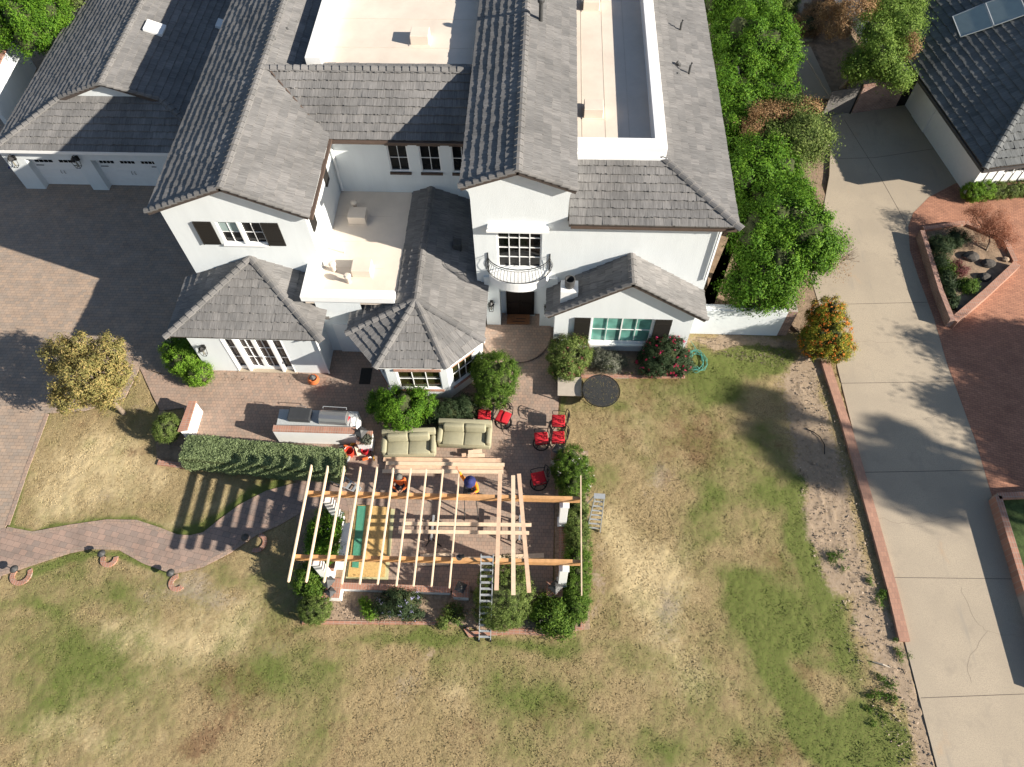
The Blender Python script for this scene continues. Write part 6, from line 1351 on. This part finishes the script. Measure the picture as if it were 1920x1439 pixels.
def person(label, loc, rz, P, shirt, trousers, hat, hatr, kneel=False):
    t = empty('person', loc, rz, label, 'person')
    j = {k: Vector(v) for k, v in P.items()}
    def L_(a, b, f): return tuple(j[a].lerp(j[b], f))
    ch = [[(tuple(j['pelvis']), .13), (L_('pelvis', 'chest', .5), (.12, .14)), (tuple(j['chest']), (.13, .17)), (tuple(j['neck']), .06), (L_('neck', 'head', .45), .052), (L_('neck', 'head', .8), (.078, .085)), (tuple(j['head']), (.082, .095)), (tuple(j['head']+(j['head']-j['neck']).normalized()*.09), .06)]]
    for s in 'lr':
        ch.append([('ref', 0, 2), (tuple(j['sh'+s]), .062), (L_('sh'+s, 'el'+s, .5), .05), (tuple(j['el'+s]), .042), (L_('el'+s, 'wr'+s, .4), .040), (tuple(j['wr'+s]), .027)])
        ci = len(ch)-1; d = (j['wr'+s]-j['el'+s]).normalized(); sd_ = d.cross(Vector((0, 0, 1))); sd_ = (sd_.normalized() if sd_.length > .1 else Vector((1, 0, 0))); up_ = sd_.cross(d)
        hc = hand_chains(j['wr'+s], d, sd_*(1 if s == 'l' else -1), up_, ci+1); hc[0] = [('ref', ci, 5)]+hc[0]
        for h in hc[1:]: h[0] = ('ref', ci+1, 2 if h[0][2] == 1 else 1)
        ch += hc
        ch.append([('ref', 0, 0), (tuple(j['hip'+s]), .095), (L_('hip'+s, 'kn'+s, .5), .078), (tuple(j['kn'+s]), .058), (L_('kn'+s, 'an'+s, .35), .055), (tuple(j['an'+s]), .036), (tuple(j['an'+s]+Vector(j['toe'])*.09-Vector((0, 0, .03))), .04), (tuple(j['an'+s]+Vector(j['toe'])*.20-Vector((0, 0, .04))), .028)])
    body = skin('body', ch, M['skin'], t)
    # clothes follow the body
    sh = [[(tuple(j['pelvis']+Vector((0, 0, .02))), (.155, .165)), (L_('pelvis', 'chest', .5), (.15, .17)), (tuple(j['chest']), (.155, .195)), (L_('chest', 'neck', .75), (.10, .11))]]
    for s in 'lr': sh.append([('ref', 0, 2), (tuple(j['sh'+s]), .085), (L_('sh'+s, 'el'+s, .5), .072), (tuple(j['el'+s]), .062), (L_('el'+s, 'wr'+s, .75), .050)])
    skin('shirt', sh, shirt, t)
    tr = [[(tuple(j['pelvis']), (.15, .16)), (tuple(j['pelvis']-Vector((0, 0, .04))), (.14, .15))]]
    for s in 'lr': tr.append([('ref', 0, 0), (tuple(j['hip'+s]), .115), (L_('hip'+s, 'kn'+s, .5), .098), (tuple(j['kn'+s]), .08), (L_('kn'+s, 'an'+s, .5), .072), (L_('kn'+s, 'an'+s, .93), .058)])
    skin('trousers', tr, trousers, t)
    for s in 'lr':
        a = j['an'+s]; f_ = Vector(j['toe']); MB().bar(a+f_*-.07-Vector((0, 0, .045)), a+f_*.21-Vector((0, 0, .05)), .10, .09).build('shoe', M['bark'], t)
    hd = j['head']; up_ = (hd-j['neck']).normalized(); f_ = Vector(j['face']); sdv = f_.cross(up_).normalized()
    fc = MB(); fc.box(hd+f_*.088-up_*.015, (.022, .026, .04), None, .006); fc.build('nose', M['skin'], t)
    for s in (-1, 1):
        mb = MB(); g = bmesh.ops.create_uvsphere(mb.bm, u_segments=8, v_segments=6, radius=.012, matrix=Matrix.Translation(hd+f_*.078+sdv*s*.032+up_*.01)); mb.build('eye', M['black'], t)
        mb = MB(); g = bmesh.ops.create_uvsphere(mb.bm, u_segments=8, v_segments=6, radius=.024, matrix=Matrix.Translation(hd+sdv*s*.088)); mb.build('ear', M['skin'], t)
    MB().box(hd+f_*.08-up_*.045, (.05, .02, .01)).build('mouth', M['red'], t)
    mb = MB(); g = bmesh.ops.create_icosphere(mb.bm, subdivisions=2, radius=.098, matrix=Matrix.Translation(hd-f_*.012+up_*.022)); mb.build('hair', M['hair'], t, True)
    q = up_.to_track_quat('Z', 'Y').to_matrix().to_4x4(); mb = MB(); mb.lathe([(hatr, .03), (hatr*.98, .045), (.11, .055), (.105, .11), (.07, .15), (.01, .16)], (0, 0, 0), 28); mb.lathe([(hatr*.97, .028), (.10, .03)], (0, 0, 0), 28, False)
    for v in mb.bm.verts: v.co = q @ v.co+hd
    mb.build('hat', hat, t, True)
    return t
g = at(754, 921, 0)
person('person in orange shirt and grey hat crouching under the rafters', (g.x, g.y, .015), 0,
 dict(pelvis=(0, .16, .42), chest=(0, .12, .84), neck=(0, .10, 1.06), head=(.03, .07, 1.23), face=(0, -.8, -.5), shl=(-.21, .11, .95), shr=(.21, .11, .95), ell=(-.30, -.06, .70), elr=(.30, -.06, .70), wrl=(-.08, -.28, .60), wrr=(.08, -.28, .60),
      hipl=(-.10, .14, .40), hipr=(.10, .14, .40), knl=(-.22, -.22, .42), knr=(.22, -.22, .42), anl=(-.17, .06, .09), anr=(.17, .06, .09), toe=(0, -1, 0)), M['orange'], M['jeans'], M['greycap'], .15)
h = at(881, 901, 3.05); lx, ly = h.x, h.y
person('person in navy brimmed hat and bright orange shirt leaning over the rear beam', (lx, ly, 0), 0,
 dict(pelvis=(-.10, .25, 2.10), chest=(.02, .12, 2.56), neck=(.02, .02, 2.80), head=(.0, -.02, 2.96), face=(.1, -.6, -.75), shl=(-.17, .10, 2.68), shr=(.20, .04, 2.68), ell=(-.34, .26, 2.84), elr=(.28, -.22, 2.62), wrl=(-.46, .40, 3.05), wrr=(.14, -.42, 2.86),
      hipl=(-.20, .25, 2.08), hipr=(.0, .25, 2.08), knl=(-.26, .12, 1.70), knr=(.06, .05, 1.72), anl=(-.26, .36, 1.30), anr=(.04, .30, 1.30), toe=(0, -1, 0)), M['hivis'], M['jeans'], M['navy'], .23)
t = empty('stepladder', (lx-.1, ly+.35, 0), 0, 'dark stepladder the person in the navy hat stands on', 'ladder')
for s in (-1, 1):
    MB().bar((s*.28, .22, 0), (s*.2, -.05, 1.9), .03, .07, (0, -1, 0)).build('rail', M['pipe'], t); MB().bar((s*.28, -.75, 0), (s*.2, -.12, 1.9), .03, .05, (0, -1, 0)).build('rear_leg', M['pipe'], t)
for k in range(5): f_ = (k+.7)/5; MB().bar((-.28+.08*f_, .22-.27*f_, 1.9*f_), (.28-.08*f_, .22-.27*f_, 1.9*f_), .1, .03).build('step', M['pipe'], t)
MB().b2((-.3, -.2, 1.225), (.25, .25, 1.255)).build('platform', M['pipe'], t)

# ================================================================== TREES JUST OUTSIDE THE FRAME (unseen; some are only crowns shaped to cast shadows on drive and lawn)
def shadow_tree(label, gpx, gpy, hgt, R, n, seed, size=.16, kind='broad'):
    g = at(gpx, gpy, 0); L_ = hgt/math.tan(rad(SUN_EL)); c = g+Vector((math.cos(rad(SUN_AZ)), math.sin(rad(SUN_AZ)), 0))*L_
    if kind == 'broad':
        tree(label, lump(c.x, c.y, hgt, R, 12, seed), n, size, L_GREEN, (c.x, c.y, 0), (c.x, c.y, hgt-R*.4), seed, nclump=int(40+60*R), core=False, clump=.3+.15*R, shell=.6, group='trees beyond the frame')
    else:
        t = empty('palm_tree', (0, 0, 0), 0, label, 'tree', 'trees beyond the frame'); MB().tube([(c.x, c.y, 0), (c.x+.2, c.y, hgt*.5), (c.x, c.y, hgt)], [.22, .18, .16], 10).build('trunk', M['bark'], t)
        mb = MB(); rr = random.Random(seed)
        for k in range(46):
            a = rr.uniform(0, 6.28); el = rr.uniform(-.9, 1.2); prev = None; P0 = Vector((c.x, c.y, hgt)); d = Vector((math.cos(a)*math.cos(el), math.sin(a)*math.cos(el), math.sin(el))); sd_ = Vector((-math.sin(a), math.cos(a), 0)); tip = P0+d*R*.62
            mb.tube([P0, tip], .03, 4)
            for q_ in range(14):
                b_ = -1.25+2.5*q_/13; dd = (d*math.cos(b_)+sd_*math.sin(b_)); e = tip+dd*R*.5+Vector((0, 0, -.25*R*.4)); w_ = sd_*.035+Vector((0, 0, .02)); mb.face([tip, tip.lerp(e, .5)+w_, e, tip.lerp(e, .5)-w_])
        mb.build('fronds', L_GREEN, t)
shadow_tree('unseen crown beyond the right edge, shaped for the palm shadow on the drive', 1745, 915, 12.5, 1.5, 4200, 71, .3)  # five unseen crowns added, together shaped to cast one palm's shadow
shadow_tree('smaller unseen crown beyond the right edge, added to the palm shadow on the drive', 1690, 815, 14.0, .45, 700, 76, .3)
shadow_tree('unseen crown beyond the right edge, added for the palm shadow on the bare dirt strip', 1540, 868, 16, .95, 2600, 72, .3)
shadow_tree('small unseen crown beyond the right edge, added for the palm shadow on the lawn', 1440, 757, 17, .6, 2200, 77, .3)
shadow_tree('second small unseen crown beyond the right edge, added for the palm shadow on the lawn', 1455, 822, 17.5, .5, 1800, 78, .3)
shadow_tree('broad tree beyond the right edge shading the brick forecourt', 1935, 690, 4.6, 1.9, 14000, 73, .22)
shadow_tree('second broad tree beyond the right edge shading the brick forecourt', 1950, 800, 4.6, 1.8, 14000, 74, .22)
shadow_tree('third broad tree beyond the right edge shading the brick forecourt', 2010, 880, 4.8, 1.5, 10000, 75, .22)
